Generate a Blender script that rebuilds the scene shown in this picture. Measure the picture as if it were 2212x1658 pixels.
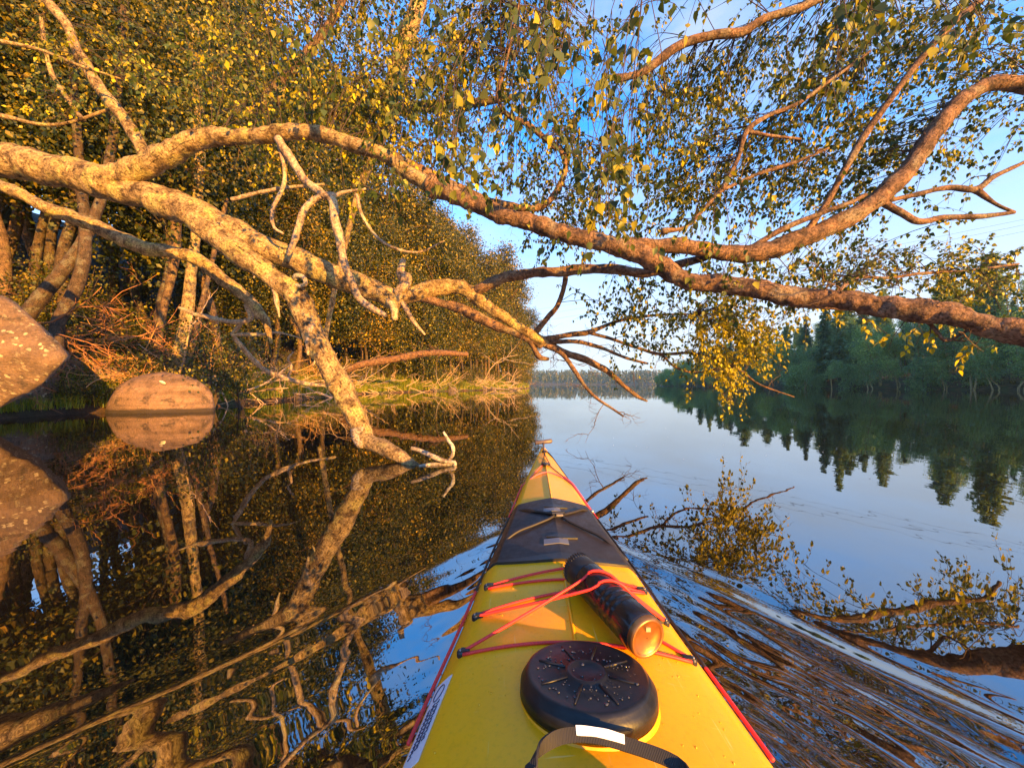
import bpy, math, random
import numpy as np
from mathutils import Vector, Matrix, noise as mnoise

random.seed(7)
RNG = np.random.default_rng(11)
scene = bpy.context.scene
for o in list(bpy.data.objects):
    bpy.data.objects.remove(o)

# ------------------------------------------------------------------ camera, light, exposure
H = 0.75            # phone height above the water
F = 815.0           # focal length in pixels of a 2212 wide picture
cam_d = bpy.data.cameras.new('camera')
cam_d.sensor_width = 36.0
cam_d.lens = 36.0 * F / 2212.0
cam_d.clip_start = 0.02
cam_d.clip_end = 6000.0
cam = bpy.data.objects.new('camera', cam_d)
scene.collection.objects.link(cam)
cam.location = (0, 0, H)
cam.rotation_euler = (math.radians(90.0), 0, 0)
scene.camera = cam

SUN_EL = math.radians(10.0)
SUN_AZ = math.radians(141.0)        # clockwise from +Y: behind the camera, over its right shoulder
SUN_DIR = Vector((math.sin(SUN_AZ) * math.cos(SUN_EL), math.cos(SUN_AZ) * math.cos(SUN_EL), math.sin(SUN_EL)))
sun_d = bpy.data.lights.new('sun', 'SUN')
sun_d.energy = 5.0
sun_d.angle = math.radians(0.5)
sun_d.color = (1.0, 0.48, 0.07)
sun = bpy.data.objects.new('sun', sun_d)
scene.collection.objects.link(sun)
sun.rotation_euler = SUN_DIR.to_track_quat('Z', 'Y').to_euler()

world = bpy.data.worlds.new('World')
scene.world = world
world.use_nodes = True
wn, wl = world.node_tree.nodes, world.node_tree.links
wn.clear()
w_out = wn.new('ShaderNodeOutputWorld')
w_bg = wn.new('ShaderNodeBackground')
w_sky = wn.new('ShaderNodeTexSky')
w_sky.sky_type = 'NISHITA'
w_sky.sun_disc = False
w_sky.sun_elevation = SUN_EL
w_sky.sun_rotation = SUN_AZ
w_sky.altitude = 100
w_sky.air_density = 1.0
w_sky.dust_density = 0.3
w_sky.ozone_density = 3.0
w_bg.inputs['Strength'].default_value = 0.15
w_tc = wn.new('ShaderNodeTexCoord')
w_map = wn.new('ShaderNodeMapping')
w_map.inputs['Scale'].default_value = (1.6, 0.9, 5.0)
w_map.inputs['Rotation'].default_value = (0.15, 0.1, 0.5)
w_no = wn.new('ShaderNodeTexNoise')
w_no.inputs['Scale'].default_value = 2.2
w_no.inputs['Detail'].default_value = 6
w_no.inputs['Roughness'].default_value = 0.55
w_rmp = wn.new('ShaderNodeValToRGB')
w_rmp.color_ramp.elements[0].position = 0.40
w_rmp.color_ramp.elements[0].color = (0, 0, 0, 1)
w_rmp.color_ramp.elements[1].position = 0.75
w_rmp.color_ramp.elements[1].color = (0.75, 0.75, 0.75, 1)
w_mix = wn.new('ShaderNodeMixRGB')
w_mix.inputs['Color2'].default_value = (1.35, 1.5, 1.75, 1)
wl.new(w_tc.outputs['Generated'], w_map.inputs['Vector'])
wl.new(w_map.outputs['Vector'], w_no.inputs['Vector'])
wl.new(w_no.outputs['Fac'], w_rmp.inputs['Fac'])
wl.new(w_rmp.outputs['Color'], w_mix.inputs['Fac'])
w_hs = wn.new('ShaderNodeHueSaturation')
w_hs.inputs['Saturation'].default_value = 1.25
w_tint = wn.new('ShaderNodeMixRGB'); w_tint.blend_type = 'MULTIPLY'; w_tint.inputs['Fac'].default_value = 1.0
w_tint.inputs['Color2'].default_value = (0.84, 1.14, 1.34, 1)
w_sep = wn.new('ShaderNodeSeparateXYZ')
w_hz = wn.new('ShaderNodeValToRGB')
w_hz.color_ramp.interpolation = 'EASE'
w_hz.color_ramp.elements[0].position = 0.0
w_hz.color_ramp.elements[0].color = (0.95, 0.95, 0.95, 1)
w_hz.color_ramp.elements[1].position = 0.60
w_hz.color_ramp.elements[1].color = (0, 0, 0, 1)
w_hm = wn.new('ShaderNodeMixRGB')
w_hm.inputs['Color2'].default_value = (1.75, 1.72, 1.92, 1)
wl.new(w_sky.outputs['Color'], w_hs.inputs['Color'])
wl.new(w_hs.outputs['Color'], w_tint.inputs['Color1'])
wl.new(w_tc.outputs['Generated'], w_sep.inputs['Vector'])
wl.new(w_sep.outputs['Z'], w_hz.inputs['Fac'])
wl.new(w_hz.outputs['Color'], w_hm.inputs['Fac'])
wl.new(w_tint.outputs['Color'], w_hm.inputs['Color1'])
wl.new(w_hm.outputs['Color'], w_mix.inputs['Color1'])
wl.new(w_mix.outputs['Color'], w_bg.inputs['Color'])
wl.new(w_bg.outputs['Background'], w_out.inputs['Surface'])

scene.view_settings.view_transform = 'Standard'
scene.view_settings.look = 'None'
scene.view_settings.exposure = 2.05
scene.view_settings.gamma = 1.0
scene.view_settings.use_curve_mapping = False
scene.render.engine = 'CYCLES'
scene.cycles.max_bounces = 6
scene.cycles.transparent_max_bounces = 4
scene.cycles.volume_bounces = 0

# ------------------------------------------------------------------ helpers
COL = scene.collection


def P(px, py, d):
    """point seen at (px, py) of the 2212 x 1658 photograph, d metres ahead"""
    return np.array([(px - 1106.0) / F * d, d, H - (py - 829.0) / F * d])


def setp(o, label=None, cat=None, group=None, kind=None):
    if label: o['label'] = label
    if cat: o['category'] = cat
    if group: o['group'] = group
    if kind: o['kind'] = kind
    return o


def empty(name, loc, label=None, cat=None, group=None):
    o = bpy.data.objects.new(name, None)
    o.empty_display_size = 0.2
    COL.objects.link(o)
    o.location = Vector([float(c) for c in loc])
    return setp(o, label, cat, group)


class MB:
    """collects shapes into one mesh"""
    def __init__(self):
        self.v, self.f, self.uv, self.n = [], [], [], 0

    def add(self, V, Fs, UV=None):
        self.v.append(np.asarray(V, dtype=float))
        self.f.extend([tuple(int(i) + self.n for i in f) for f in Fs])
        if UV is None:
            UV = np.zeros((len(V), 2))
        self.uv.append(np.asarray(UV, dtype=float))
        self.n += len(V)

    def tube(self, pts, rad, sides=8, bump=0.0, freq=8.0, seed=0.0, cap=True, flat=1.0):
        pts = np.asarray(pts, float)
        rad = np.asarray(rad, float)
        n = len(pts)
        T = np.gradient(pts, axis=0)
        T /= np.linalg.norm(T, axis=1)[:, None] + 1e-9
        ref = np.array([0, 0, 1.0]) if abs(T[0][2]) < 0.9 else np.array([1.0, 0, 0])
        N = np.cross(T[0], ref); N /= np.linalg.norm(N)
        ang = np.linspace(0, 2 * math.pi, sides, endpoint=False)
        ca, sa = np.cos(ang), np.sin(ang)
        V = np.empty((n, sides, 3)); UV = np.empty((n, sides, 2))
        L = 0.0
        for i in range(n):
            if i:
                L += np.linalg.norm(pts[i] - pts[i - 1])
                N = N - T[i] * np.dot(N, T[i])
                N /= np.linalg.norm(N) + 1e-9
            B = np.cross(T[i], N)
            r = np.full(sides, rad[i])
            if bump:
                for k in range(sides):
                    q = pts[i] + (N * ca[k] + B * sa[k]) * rad[i]
                    e = mnoise.noise(Vector((q[0] * freq + seed, q[1] * freq, q[2] * freq)))
                    e += 0.5 * mnoise.noise(Vector((q[0] * freq * 2.7, q[1] * freq * 2.7 + seed, q[2] * freq * 2.7)))
                    r[k] = rad[i] * (1 + bump * e)
            V[i] = pts[i] + np.outer(r * ca, N) + np.outer(r * sa * flat, B)
            UV[i, :, 0] = L
            UV[i, :, 1] = ang / (2 * math.pi)
        Fs = []
        for i in range(n - 1):
            a, b = i * sides, (i + 1) * sides
            for k in range(sides):
                k2 = (k + 1) % sides
                Fs.append((a + k, a + k2, b + k2, b + k))
        V = V.reshape(-1, 3); UV = UV.reshape(-1, 2)
        if cap:
            V = np.vstack([V, pts[0] - T[0] * rad[0] * 0.3, pts[-1] + T[-1] * rad[-1] * 0.6])
            UV = np.vstack([UV, [0, 0], [L, 0]])
            c0, c1, a = n * sides, n * sides + 1, (n - 1) * sides
            for k in range(sides):
                k2 = (k + 1) % sides
                Fs.append((c0, k2, k)); Fs.append((c1, a + k, a + k2))
        self.add(V, Fs, UV)

    def box(self, c, sx, sy, sz, M=None):
        V = np.array([[x * sx / 2, y * sy / 2, z * sz / 2] for x in (-1, 1) for y in (-1, 1) for z in (-1, 1)])
        if M is not None:
            V = V @ np.array(M).T
        self.add(V + np.asarray(c), [(0, 1, 3, 2), (4, 6, 7, 5), (0, 4, 5, 1), (2, 3, 7, 6), (0, 2, 6, 4), (1, 5, 7, 3)])

    def lathe(self, c, ax, prof, sides=32, closed=True):
        """prof: list of (along, radius)"""
        ax = np.asarray(ax, float); ax = ax / np.linalg.norm(ax)
        ref = np.array([0, 0, 1.0]) if abs(ax[2]) < 0.9 else np.array([1.0, 0, 0])
        N = np.cross(ax, ref); N /= np.linalg.norm(N); B = np.cross(ax, N)
        ang = np.linspace(0, 2 * math.pi, sides, endpoint=False)
        V, Fs = [], []
        for h, r in prof:
            for a in ang:
                V.append(np.asarray(c) + ax * h + (N * math.cos(a) + B * math.sin(a)) * r)
        for i in range(len(prof) - 1):
            for k in range(sides):
                k2 = (k + 1) % sides
                Fs.append((i * sides + k, i * sides + k2, (i + 1) * sides + k2, (i + 1) * sides + k))
        if closed:
            V.append(np.asarray(c) + ax * prof[0][0]); V.append(np.asarray(c) + ax * prof[-1][0])
            m = len(prof) * sides
            for k in range(sides):
                k2 = (k + 1) % sides
                Fs.append((m, k2, k)); Fs.append((m + 1, m - sides + k, m - sides + k2))
        self.add(V, Fs)

    def mesh(self, name, mat, off=None, smooth=True):
        V = np.vstack(self.v)
        if off is not None:
            V = V - np.asarray(off)
        me = bpy.data.meshes.new(name)
        me.from_pydata(V.tolist(), [], self.f)
        UV = np.vstack(self.uv)
        uvl = me.uv_layers.new(name='UVMap')
        idx = np.empty(len(me.loops), dtype=np.int32)
        me.loops.foreach_get('vertex_index', idx)
        uvl.data.foreach_set('uv', UV[idx].astype(np.float32).ravel())
        if smooth:
            me.polygons.foreach_set('use_smooth', np.ones(len(me.polygons), dtype=bool))
        me.materials.append(mat)
        me.update()
        return me

    def build(self, name, mat, parent=None, smooth=True):
        off = np.array(parent.location) if (parent is not None and parent.parent is None) else None
        if parent is not None and parent.parent is not None:
            off = np.array(parent.location) + np.array(parent.parent.location)
        me = self.mesh(name, mat, off, smooth)
        o = bpy.data.objects.new(name, me)
        COL.objects.link(o)
        if parent is not None:
            o.parent = parent
        return o


def np_mesh(name, V, Fa, mat, smooth=False):
    """V (n,3), Fa (m,k) -> mesh, fast"""
    V = np.asarray(V, dtype=np.float32); Fa = np.asarray(Fa, dtype=np.int32)
    m, k = Fa.shape
    me = bpy.data.meshes.new(name)
    me.vertices.add(len(V)); me.vertices.foreach_set('co', V.ravel())
    me.loops.add(m * k); me.loops.foreach_set('vertex_index', Fa.ravel())
    me.polygons.add(m)
    me.polygons.foreach_set('loop_start', np.arange(0, m * k, k, dtype=np.int32))
    me.polygons.foreach_set('loop_total', np.full(m, k, dtype=np.int32))
    if smooth:
        me.polygons.foreach_set('use_smooth', np.ones(m, dtype=bool))
    me.materials.append(mat)
    me.update(calc_edges=True)
    return me


def link(name, me, parent=None):
    o = bpy.data.objects.new(name, me)
    COL.objects.link(o)
    if parent is not None:
        o.parent = parent
    return o


def spline(pts, step):
    """Catmull-Rom through rows of pts (k columns, the first three are the position)"""
    p = np.asarray(pts, float)
    p = np.vstack([2 * p[0] - p[1], p, 2 * p[-1] - p[-2]])
    out = []
    for i in range(1, len(p) - 2):
        seg = np.linalg.norm(p[i + 1][:3] - p[i][:3])
        n = max(2, int(seg / step))
        for t in np.linspace(0, 1, n, endpoint=False):
            out.append(0.5 * (2 * p[i] + (p[i + 1] - p[i - 1]) * t + (2 * p[i - 1] - 5 * p[i] + 4 * p[i + 1] - p[i + 2]) * t * t
                              + (3 * p[i] - p[i - 1] - 3 * p[i + 1] + p[i + 2]) * t ** 3))
    out.append(p[-2])
    return np.array(out)


def unit(a):
    return a / (np.linalg.norm(a, axis=-1, keepdims=True) + 1e-9)


LEAF6 = np.array([[0, 0, 0], [-0.34, 0.24, 0.05], [-0.26, 0.55, 0.05], [0, 1, -0.06], [0.26, 0.55, 0.05], [0.34, 0.24, 0.05]])
LEAF6F = np.array([[0, 3, 2, 1], [0, 5, 4, 3]])
LEAF4 = np.array([[0, 0, 0], [-0.36, 0.42, 0.06], [0, 1, -0.05], [0.36, 0.42, 0.06]])
LEAF4F = np.array([[0, 2, 1], [0, 3, 2]])


def leaf_frames(pos, dirn, nrm):
    Y = unit(dirn)
    X = unit(np.cross(Y, nrm))
    Z = np.cross(X, Y)
    return X, Y, Z


def leaves_mesh(name, pos, dirn, nrm, size, mat, six=False, wide=1.0):
    T, TF = (LEAF6, LEAF6F) if six else (LEAF4, LEAF4F)
    X, Y, Z = leaf_frames(pos, dirn, nrm)
    s = size[:, None, None]
    V = pos[:, None, :] + s * (X[:, None, :] * T[None, :, 0:1] * wide + Y[:, None, :] * T[None, :, 1:2] + Z[:, None, :] * T[None, :, 2:3])
    n, k = len(pos), len(T)
    Fa = (TF[None] + (np.arange(n) * k)[:, None, None]).reshape(-1, TF.shape[1])
    return np_mesh(name, V.reshape(-1, 3), Fa, mat)


# ------------------------------------------------------------------ materials
def new_mat(name):
    m = bpy.data.materials.new(name)
    m.use_nodes = True
    nt = m.node_tree
    b = nt.nodes['Principled BSDF']
    return m, nt, b


def ramp(nt, fac, stops):
    r = nt.nodes.new('ShaderNodeValToRGB')
    el = r.color_ramp.elements
    while len(el) < len(stops):
        el.new(0.5)
    for e, (p, c) in zip(el, stops):
        e.position = p; e.color = (*c, 1)
    nt.links.new(fac, r.inputs['Fac'])
    return r.outputs['Color']


def noise(nt, scale, detail=4, rough=0.55, coord='Object', vec_scale=None):
    tc = nt.nodes.new('ShaderNodeTexCoord')
    out = tc.outputs[coord]
    if vec_scale is not None:
        mp = nt.nodes.new('ShaderNodeMapping')
        mp.inputs['Scale'].default_value = vec_scale
        nt.links.new(out, mp.inputs['Vector'])
        out = mp.outputs['Vector']
    n = nt.nodes.new('ShaderNodeTexNoise')
    n.inputs['Scale'].default_value = scale
    n.inputs['Detail'].default_value = detail
    n.inputs['Roughness'].default_value = rough
    nt.links.new(out, n.inputs['Vector'])
    return n.outputs['Fac']


def mixc(nt, a, b, f, mode='MIX'):
    m = nt.nodes.new('ShaderNodeMixRGB')
    m.blend_type = mode
    for sock, val in (('Color1', a), ('Color2', b), ('Fac', f)):
        if hasattr(val, 'is_linked') or hasattr(val, 'node'):
            nt.links.new(val, m.inputs[sock])
        elif sock == 'Fac':
            m.inputs[sock].default_value = val
        else:
            m.inputs[sock].default_value = (*val, 1)
    return m.outputs['Color']


def bump(nt, b, h, strength=0.4, dist=0.01):
    n = nt.nodes.new('ShaderNodeBump')
    n.inputs['Strength'].default_value = strength
    n.inputs['Distance'].default_value = dist
    nt.links.new(h, n.inputs['Height'])
    nt.links.new(n.outputs['Normal'], b.inputs['Normal'])


def plain(name, col, rough=0.5, metal=0.0, spec=0.5, nscale=None, nvar=0.25, bumpd=0.0):
    m, nt, b = new_mat(name)
    b.inputs['Roughness'].default_value = rough
    b.inputs['Metallic'].default_value = metal
    b.inputs['Specular IOR Level'].default_value = spec
    b.inputs['Base Color'].default_value = (*col, 1)
    if nscale:
        f = noise(nt, nscale, 5)
        nt.links.new(ramp(nt, f, [(0.3, tuple(c * (1 - nvar) for c in col)), (0.7, tuple(min(1, c * (1 + nvar)) for c in col))]), b.inputs['Base Color'])
        if bumpd:
            bump(nt, b, f, 0.5, bumpd)
    return m


def leaf_mat(name, stops, trans=0.35, rough=0.45):
    m, nt, b = new_mat(name)
    g = nt.nodes.new('ShaderNodeNewGeometry')
    col = ramp(nt, g.outputs['Random Per Island'], stops)
    oi = nt.nodes.new('ShaderNodeObjectInfo')
    col = mixc(nt, col, ramp(nt, oi.outputs['Random'], [(0, (0.5, 0.58, 0.55)), (0.5, (0.95, 0.95, 0.95)), (0.85, (1.2, 1.1, 0.8)), (1, (1.35, 1.05, 0.7))]), 1.0, 'MULTIPLY')
    nt.links.new(col, b.inputs['Base Color'])
    b.inputs['Roughness'].default_value = rough
    b.inputs['Specular IOR Level'].default_value = 0.35
    t = nt.nodes.new('ShaderNodeBsdfTranslucent')
    nt.links.new(mixc(nt, col, (1.25, 1.2, 0.5), 1.0, 'MULTIPLY'), t.inputs['Color'])
    mx = nt.nodes.new('ShaderNodeMixShader')
    mx.inputs['Fac'].default_value = trans
    nt.links.new(b.outputs['BSDF'], mx.inputs[1]); nt.links.new(t.outputs['BSDF'], mx.inputs[2])
    nt.links.new(mx.outputs['Shader'], nt.nodes['Material Output'].inputs['Surface'])
    return m


def bark_mat(name, pale, dark, lichen, dark_amt=0.5, streak=True, bstr=0.9):
    m, nt, b = new_mat(name)
    f1 = noise(nt, 9, 6, 0.65)
    c = ramp(nt, f1, [(0.34, dark), (dark_amt, tuple(0.5 * (p + d) for p, d in zip(pale, dark))), (dark_amt + 0.16, pale)])
    f2 = noise(nt, 5.0, 4, 0.6)
    c = mixc(nt, c, lichen, ramp(nt, f2, [(0.52, (0, 0, 0)), (0.62, (0.8, 0.8, 0.8))]))
    if streak:
        f3 = noise(nt, 1.0, 3, 0.6, 'UV', (60, 5, 1))
        c = mixc(nt, c, dark, ramp(nt, f3, [(0.60, (0, 0, 0)), (0.68, (0.75, 0.75, 0.75))]))
    f5 = noise(nt, 1.0, 4, 0.6, 'UV', (9, 26, 1))
    c = mixc(nt, c, tuple(0.5 * x for x in dark), ramp(nt, f5, [(0.37, (0.8, 0.8, 0.8)), (0.43, (0, 0, 0))]))
    f4 = noise(nt, 45, 5, 0.7)
    c = mixc(nt, c, ramp(nt, f4, [(0.34, (0.22, 0.19, 0.17)), (0.60, (1.2, 1.2, 1.2))]), 0.9, 'MULTIPLY')
    nt.links.new(c, b.inputs['Base Color'])
    b.inputs['Roughness'].default_value = 0.85
    b.inputs['Specular IOR Level'].default_value = 0.2
    ad = nt.nodes.new('ShaderNodeMath'); ad.operation = 'ADD'
    nt.links.new(f4, ad.inputs[0]); nt.links.new(f1, ad.inputs[1])
    bump(nt, b, ad.outputs[0], bstr, 0.012)
    return m


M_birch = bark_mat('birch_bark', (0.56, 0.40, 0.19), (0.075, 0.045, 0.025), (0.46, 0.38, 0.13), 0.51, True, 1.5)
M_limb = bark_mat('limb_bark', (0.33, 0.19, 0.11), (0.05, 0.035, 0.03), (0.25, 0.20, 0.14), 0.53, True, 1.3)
M_dead = bark_mat('dead_wood', (0.46, 0.34, 0.23), (0.17, 0.12, 0.08), (0.46, 0.42, 0.27), 0.45, False)
M_bleach = bark_mat('bleached_wood', (0.44, 0.37, 0.30), (0.12, 0.09, 0.07), (0.52, 0.5, 0.42), 0.44)
M_dark = bark_mat('dark_bark', (0.11, 0.07, 0.045), (0.04, 0.03, 0.025), (0.14, 0.13, 0.10), 0.5, False)
M_brown = bark_mat('brown_bark', (0.22, 0.135, 0.08), (0.05, 0.032, 0.022), (0.2, 0.15, 0.08), 0.5, True)
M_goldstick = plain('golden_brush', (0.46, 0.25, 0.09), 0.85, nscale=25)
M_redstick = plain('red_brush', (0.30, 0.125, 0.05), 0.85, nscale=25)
M_twig = plain('twig_bark', (0.055, 0.035, 0.03), 0.8, nscale=30)
M_stick = plain('dry_stick', (0.46, 0.31, 0.19), 0.85, nscale=25)
M_leaf = leaf_mat('birch_leaf', [(0.0, (0.028, 0.052, 0.016)), (0.5, (0.06, 0.095, 0.022)), (0.8, (0.12, 0.14, 0.022)), (0.93, (0.32, 0.29, 0.02)), (1.0, (0.45, 0.38, 0.02))], 0.35)
M_yleaf = leaf_mat('yellow_birch_leaf', [(0.0, (0.10, 0.12, 0.02)), (0.4, (0.27, 0.25, 0.02)), (0.75, (0.46, 0.40, 0.015)), (1.0, (0.60, 0.52, 0.02))], 0.40)  # yellower leaves; strong sunlight on these clumps is put into the colour
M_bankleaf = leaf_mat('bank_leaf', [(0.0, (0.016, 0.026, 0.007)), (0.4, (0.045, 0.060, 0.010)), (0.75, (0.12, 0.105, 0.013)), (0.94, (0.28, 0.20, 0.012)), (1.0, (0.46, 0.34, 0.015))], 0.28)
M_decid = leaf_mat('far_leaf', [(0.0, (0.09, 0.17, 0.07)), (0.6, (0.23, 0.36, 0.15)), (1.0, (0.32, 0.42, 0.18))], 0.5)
M_needle = leaf_mat('needles', [(0.0, (0.09, 0.16, 0.09)), (0.6, (0.15, 0.25, 0.13)), (1.0, (0.22, 0.31, 0.16))], 0.45)
M_grass = leaf_mat('grass_blade', [(0.0, (0.10, 0.16, 0.02)), (0.6, (0.24, 0.29, 0.03)), (1.0, (0.46, 0.38, 0.06))], 0.42)
M_fartree = leaf_mat('distant_trees', [(0.0, (0.03, 0.042, 0.03)), (0.7, (0.05, 0.065, 0.04)), (1.0, (0.10, 0.075, 0.045))], 0.05)

# rock
def rock_mat(name, base, spots, spot_amt, wet=False):
    m, nt, b = new_mat(name)
    f = noise(nt, 3.0, 6, 0.65)
    c = ramp(nt, f, [(0.3, tuple(x * 0.55 for x in base)), (0.5, base), (0.7, tuple(x * 1.35 for x in base))])
    tc = nt.nodes.new('ShaderNodeTexCoord')
    v = nt.nodes.new('ShaderNodeTexVoronoi'); v.inputs['Scale'].default_value = 13.0
    nt.links.new(tc.outputs['Object'], v.inputs['Vector'])
    wn_ = nt.nodes.new('ShaderNodeTexNoise'); wn_.inputs['Scale'].default_value = 9.0; wn_.inputs['Detail'].default_value = 3
    nt.links.new(tc.outputs['Object'], wn_.inputs['Vector'])
    nt.links.new(mixc(nt, tc.outputs['Object'], wn_.outputs['Color'], 0.10), v.inputs['Vector'])
    patch = ramp(nt, noise(nt, 1.7, 3), [(0.38, (0, 0, 0)), (0.50, (1, 1, 1))])
    sp = ramp(nt, v.outputs['Distance'], [(spot_amt, (1, 1, 1)), (spot_amt + 0.05, (0, 0, 0))])
    pick = ramp(nt, v.outputs['Color'], [(0.42, (0, 0, 0)), (0.47, (1, 1, 1))])
    c = mixc(nt, c, spots, mixc(nt, mixc(nt, sp, pick, 1.0, 'MULTIPLY'), patch, 1.0, 'MULTIPLY'))
    crust = noise(nt, 7.0, 7, 0.75)
    c = mixc(nt, c, tuple(0.6 * x for x in spots), ramp(nt, crust, [(0.56, (0, 0, 0)), (0.64, (0.7, 0.7, 0.7))]))
    c = mixc(nt, c, (0.03, 0.024, 0.02), ramp(nt, noise(nt, 4.0, 6, 0.7), [(0.36, (0.75, 0.75, 0.75)), (0.46, (0, 0, 0))]))
    f2 = noise(nt, 30, 5, 0.7)
    c = mixc(nt, c, ramp(nt, f2, [(0.3, (0.55, 0.55, 0.55)), (0.65, (1.2, 1.2, 1.2))]), 0.8, 'MULTIPLY')
    if wet:
        ge = nt.nodes.new('ShaderNodeNewGeometry'); sx = nt.nodes.new('ShaderNodeSeparateXYZ')
        nt.links.new(ge.outputs['Position'], sx.inputs['Vector'])
        zz = nt.nodes.new('ShaderNodeMath'); zz.operation = 'MULTIPLY_ADD'
        nt.links.new(f, zz.inputs[0]); zz.inputs[1].default_value = -0.12; nt.links.new(sx.outputs['Z'], zz.inputs[2])
        wt = ramp(nt, zz.outputs[0], [(0.02, (1, 1, 1)), (0.07, (0, 0, 0))])
        c = mixc(nt, c, (0.035, 0.024, 0.018), wt)
        st = noise(nt, 1.0, 4, 0.6, 'Object', (0.8, 0.8, 9.0))
        c = mixc(nt, c, ramp(nt, st, [(0.35, (0.6, 0.58, 0.55)), (0.65, (1.25, 1.2, 1.15))]), 0.8, 'MULTIPLY')
    nt.links.new(c, b.inputs['Base Color'])
    b.inputs['Roughness'].default_value = 0.8
    bump(nt, b, f2, 1.0, 0.05)
    return m

M_rock = rock_mat('lichen_rock', (0.20, 0.125, 0.085), (0.55, 0.45, 0.30), 0.28)
M_stone = rock_mat('wet_stone', (0.11, 0.075, 0.055), (0.2, 0.16, 0.12), 0.08)
M_boulder = rock_mat('boulder_rock', (0.24, 0.15, 0.11), (0.44, 0.34, 0.27), 0.08, True)

# ground
m, nt, b = new_mat('forest_floor')
f = noise(nt, 1.3, 8, 0.65)
c = ramp(nt, f, [(0.3, (0.018, 0.011, 0.007)), (0.52, (0.06, 0.03, 0.016)), (0.7, (0.19, 0.085, 0.035))])  # dark soil and litter, with shade under the trees put into the colour
f2 = noise(nt, 0.5, 5)
c = mixc(nt, c, (0.05, 0.06, 0.016), ramp(nt, f2, [(0.48, (0, 0, 0)), (0.6, (0.85, 0.85, 0.85))]))
f3 = noise(nt, 22, 4, 0.7)
c = mixc(nt, c, ramp(nt, f3, [(0.3, (0.4, 0.4, 0.4)), (0.7, (1.3, 1.3, 1.3))]), 0.8, 'MULTIPLY')
nt.links.new(c, b.inputs['Base Color']); b.inputs['Roughness'].default_value = 0.95
bump(nt, b, f3, 1.0, 0.05)
M_ground = m

# water
m, nt, b = new_mat('dark_lake_water')
b.inputs['Base Color'].default_value = (0.010, 0.007, 0.004, 1)
b.inputs['Roughness'].default_value = 0.012
b.inputs['IOR'].default_value = 3.3
fw = noise(nt, 1.0, 3, 0.5, 'Object', (2.2, 0.9, 1))
fw2 = noise(nt, 1.0, 2, 0.5, 'Object', (0.30, 0.13, 1))
ad = nt.nodes.new('ShaderNodeMath'); ad.operation = 'MULTIPLY_ADD'
nt.links.new(fw2, ad.inputs[0]); ad.inputs[1].default_value = 2.0; nt.links.new(fw, ad.inputs[2])
bump(nt, b, ad.outputs[0], 0.16, 0.012)
M_water = m

# ------------------------------------------------------------------ kayak geometry functions (used by the water too)
KA, KS = 0.085, 0.046       # axis: x = KA + KS * s
SS = np.array([-2.75, -2.3, -1.5, -0.6, 0.0, 0.4, 0.57, 0.69, 0.79, 0.957, 1.1, 1.34, 1.765, 2.0, 2.2, 2.29])
SW = np.array([0.012, 0.08, 0.20, 0.285, 0.292, 0.28, 0.264, 0.247, 0.23, 0.212, 0.195, 0.158, 0.110, 0.068, 0.03, 0.010])
SE = np.array([0.34, 0.29, 0.23, 0.20, 0.19, 0.192, 0.20, 0.21, 0.22, 0.23, 0.24, 0.26, 0.285, 0.315, 0.347, 0.362])
SC = np.array([0.35, 0.31, 0.28, 0.275, 0.288, 0.284, 0.273, 0.271, 0.276, 0.287, 0.295, 0.31, 0.322, 0.338, 0.360, 0.370])
SK = np.array([0.30, 0.05, -0.08, -0.11, -0.11, -0.11, -0.11, -0.11, -0.11, -0.11, -0.105, -0.10, -0.06, 0.02, 0.2, 0.33])


def smooth_interp(s, X, Y):
    return float(np.interp(s, X, Y))


_fs = np.linspace(SS[0], SS[-1], 400)
_k = np.hanning(25); _k /= _k.sum()


def _sm(Y):
    y = np.interp(_fs, SS, Y)
    yp = np.concatenate([2 * y[0] - y[12:0:-1], y, 2 * y[-1] - y[-2:-14:-1]])
    return np.convolve(yp, _k, 'valid')


_W, _E, _C, _K = _sm(SW), _sm(SE), _sm(SC), _sm(SK)
kw = lambda s: float(np.interp(s, _fs, _W))
ke = lambda s: float(np.interp(s, _fs, _E))
kc = lambda s: float(np.interp(s, _fs, _C))
kk = lambda s: float(np.interp(s, _fs, _K))
CH = 0.85


def deck(s, u, up=0.0):
    """point of the deck at station s, lateral fraction u (-1..1), lifted by up"""
    w, e, c = kw(s), ke(s), kc(s)
    t = e + (c - e) * 0.52
    a = abs(u)
    if a <= CH:
        z = t + (c - t) * (1 - (a / CH) ** float(np.interp(s, [0.6, 0.9, 1.05], [2.0, 1.6, 1.12])))
    else:
        v = (a - CH) / (1 - CH)
        z = t + (e - t) * (v ** 1.25)
    return np.array([KA + KS * s + u * w, s - KS * u * w, z + up])


# ------------------------------------------------------------------ water
def graded(lo, hi, step, far, grow=1.18):
    a = list(np.arange(lo, hi + 1e-6, step))
    st, x = step, lo
    left = []
    while x > -far:
        st *= grow; x -= st; left.append(x)
    st, x = step, hi
    right = []
    while x < far:
        st *= grow; x += st; right.append(x)
    return np.array(left[::-1] + a + right)


gx = graded(-1.7, 2.0, 0.0078, 900.0)
gy = graded(0.5, 2.4, 0.0078, 900.0)
GX, GY = np.meshgrid(gx, gy)


def soft_noise(A, B, seed):
    rg = np.random.default_rng(seed); o = np.zeros_like(A)
    for i in range(7):
        f = rg.uniform(1.0, 4.0); a = rg.uniform(0, 6.28)
        o += np.sin(f * (A * math.cos(a) + B * math.sin(a)) * 2.2 + rg.uniform(0, 6.28))
    return o / 4.0


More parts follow.
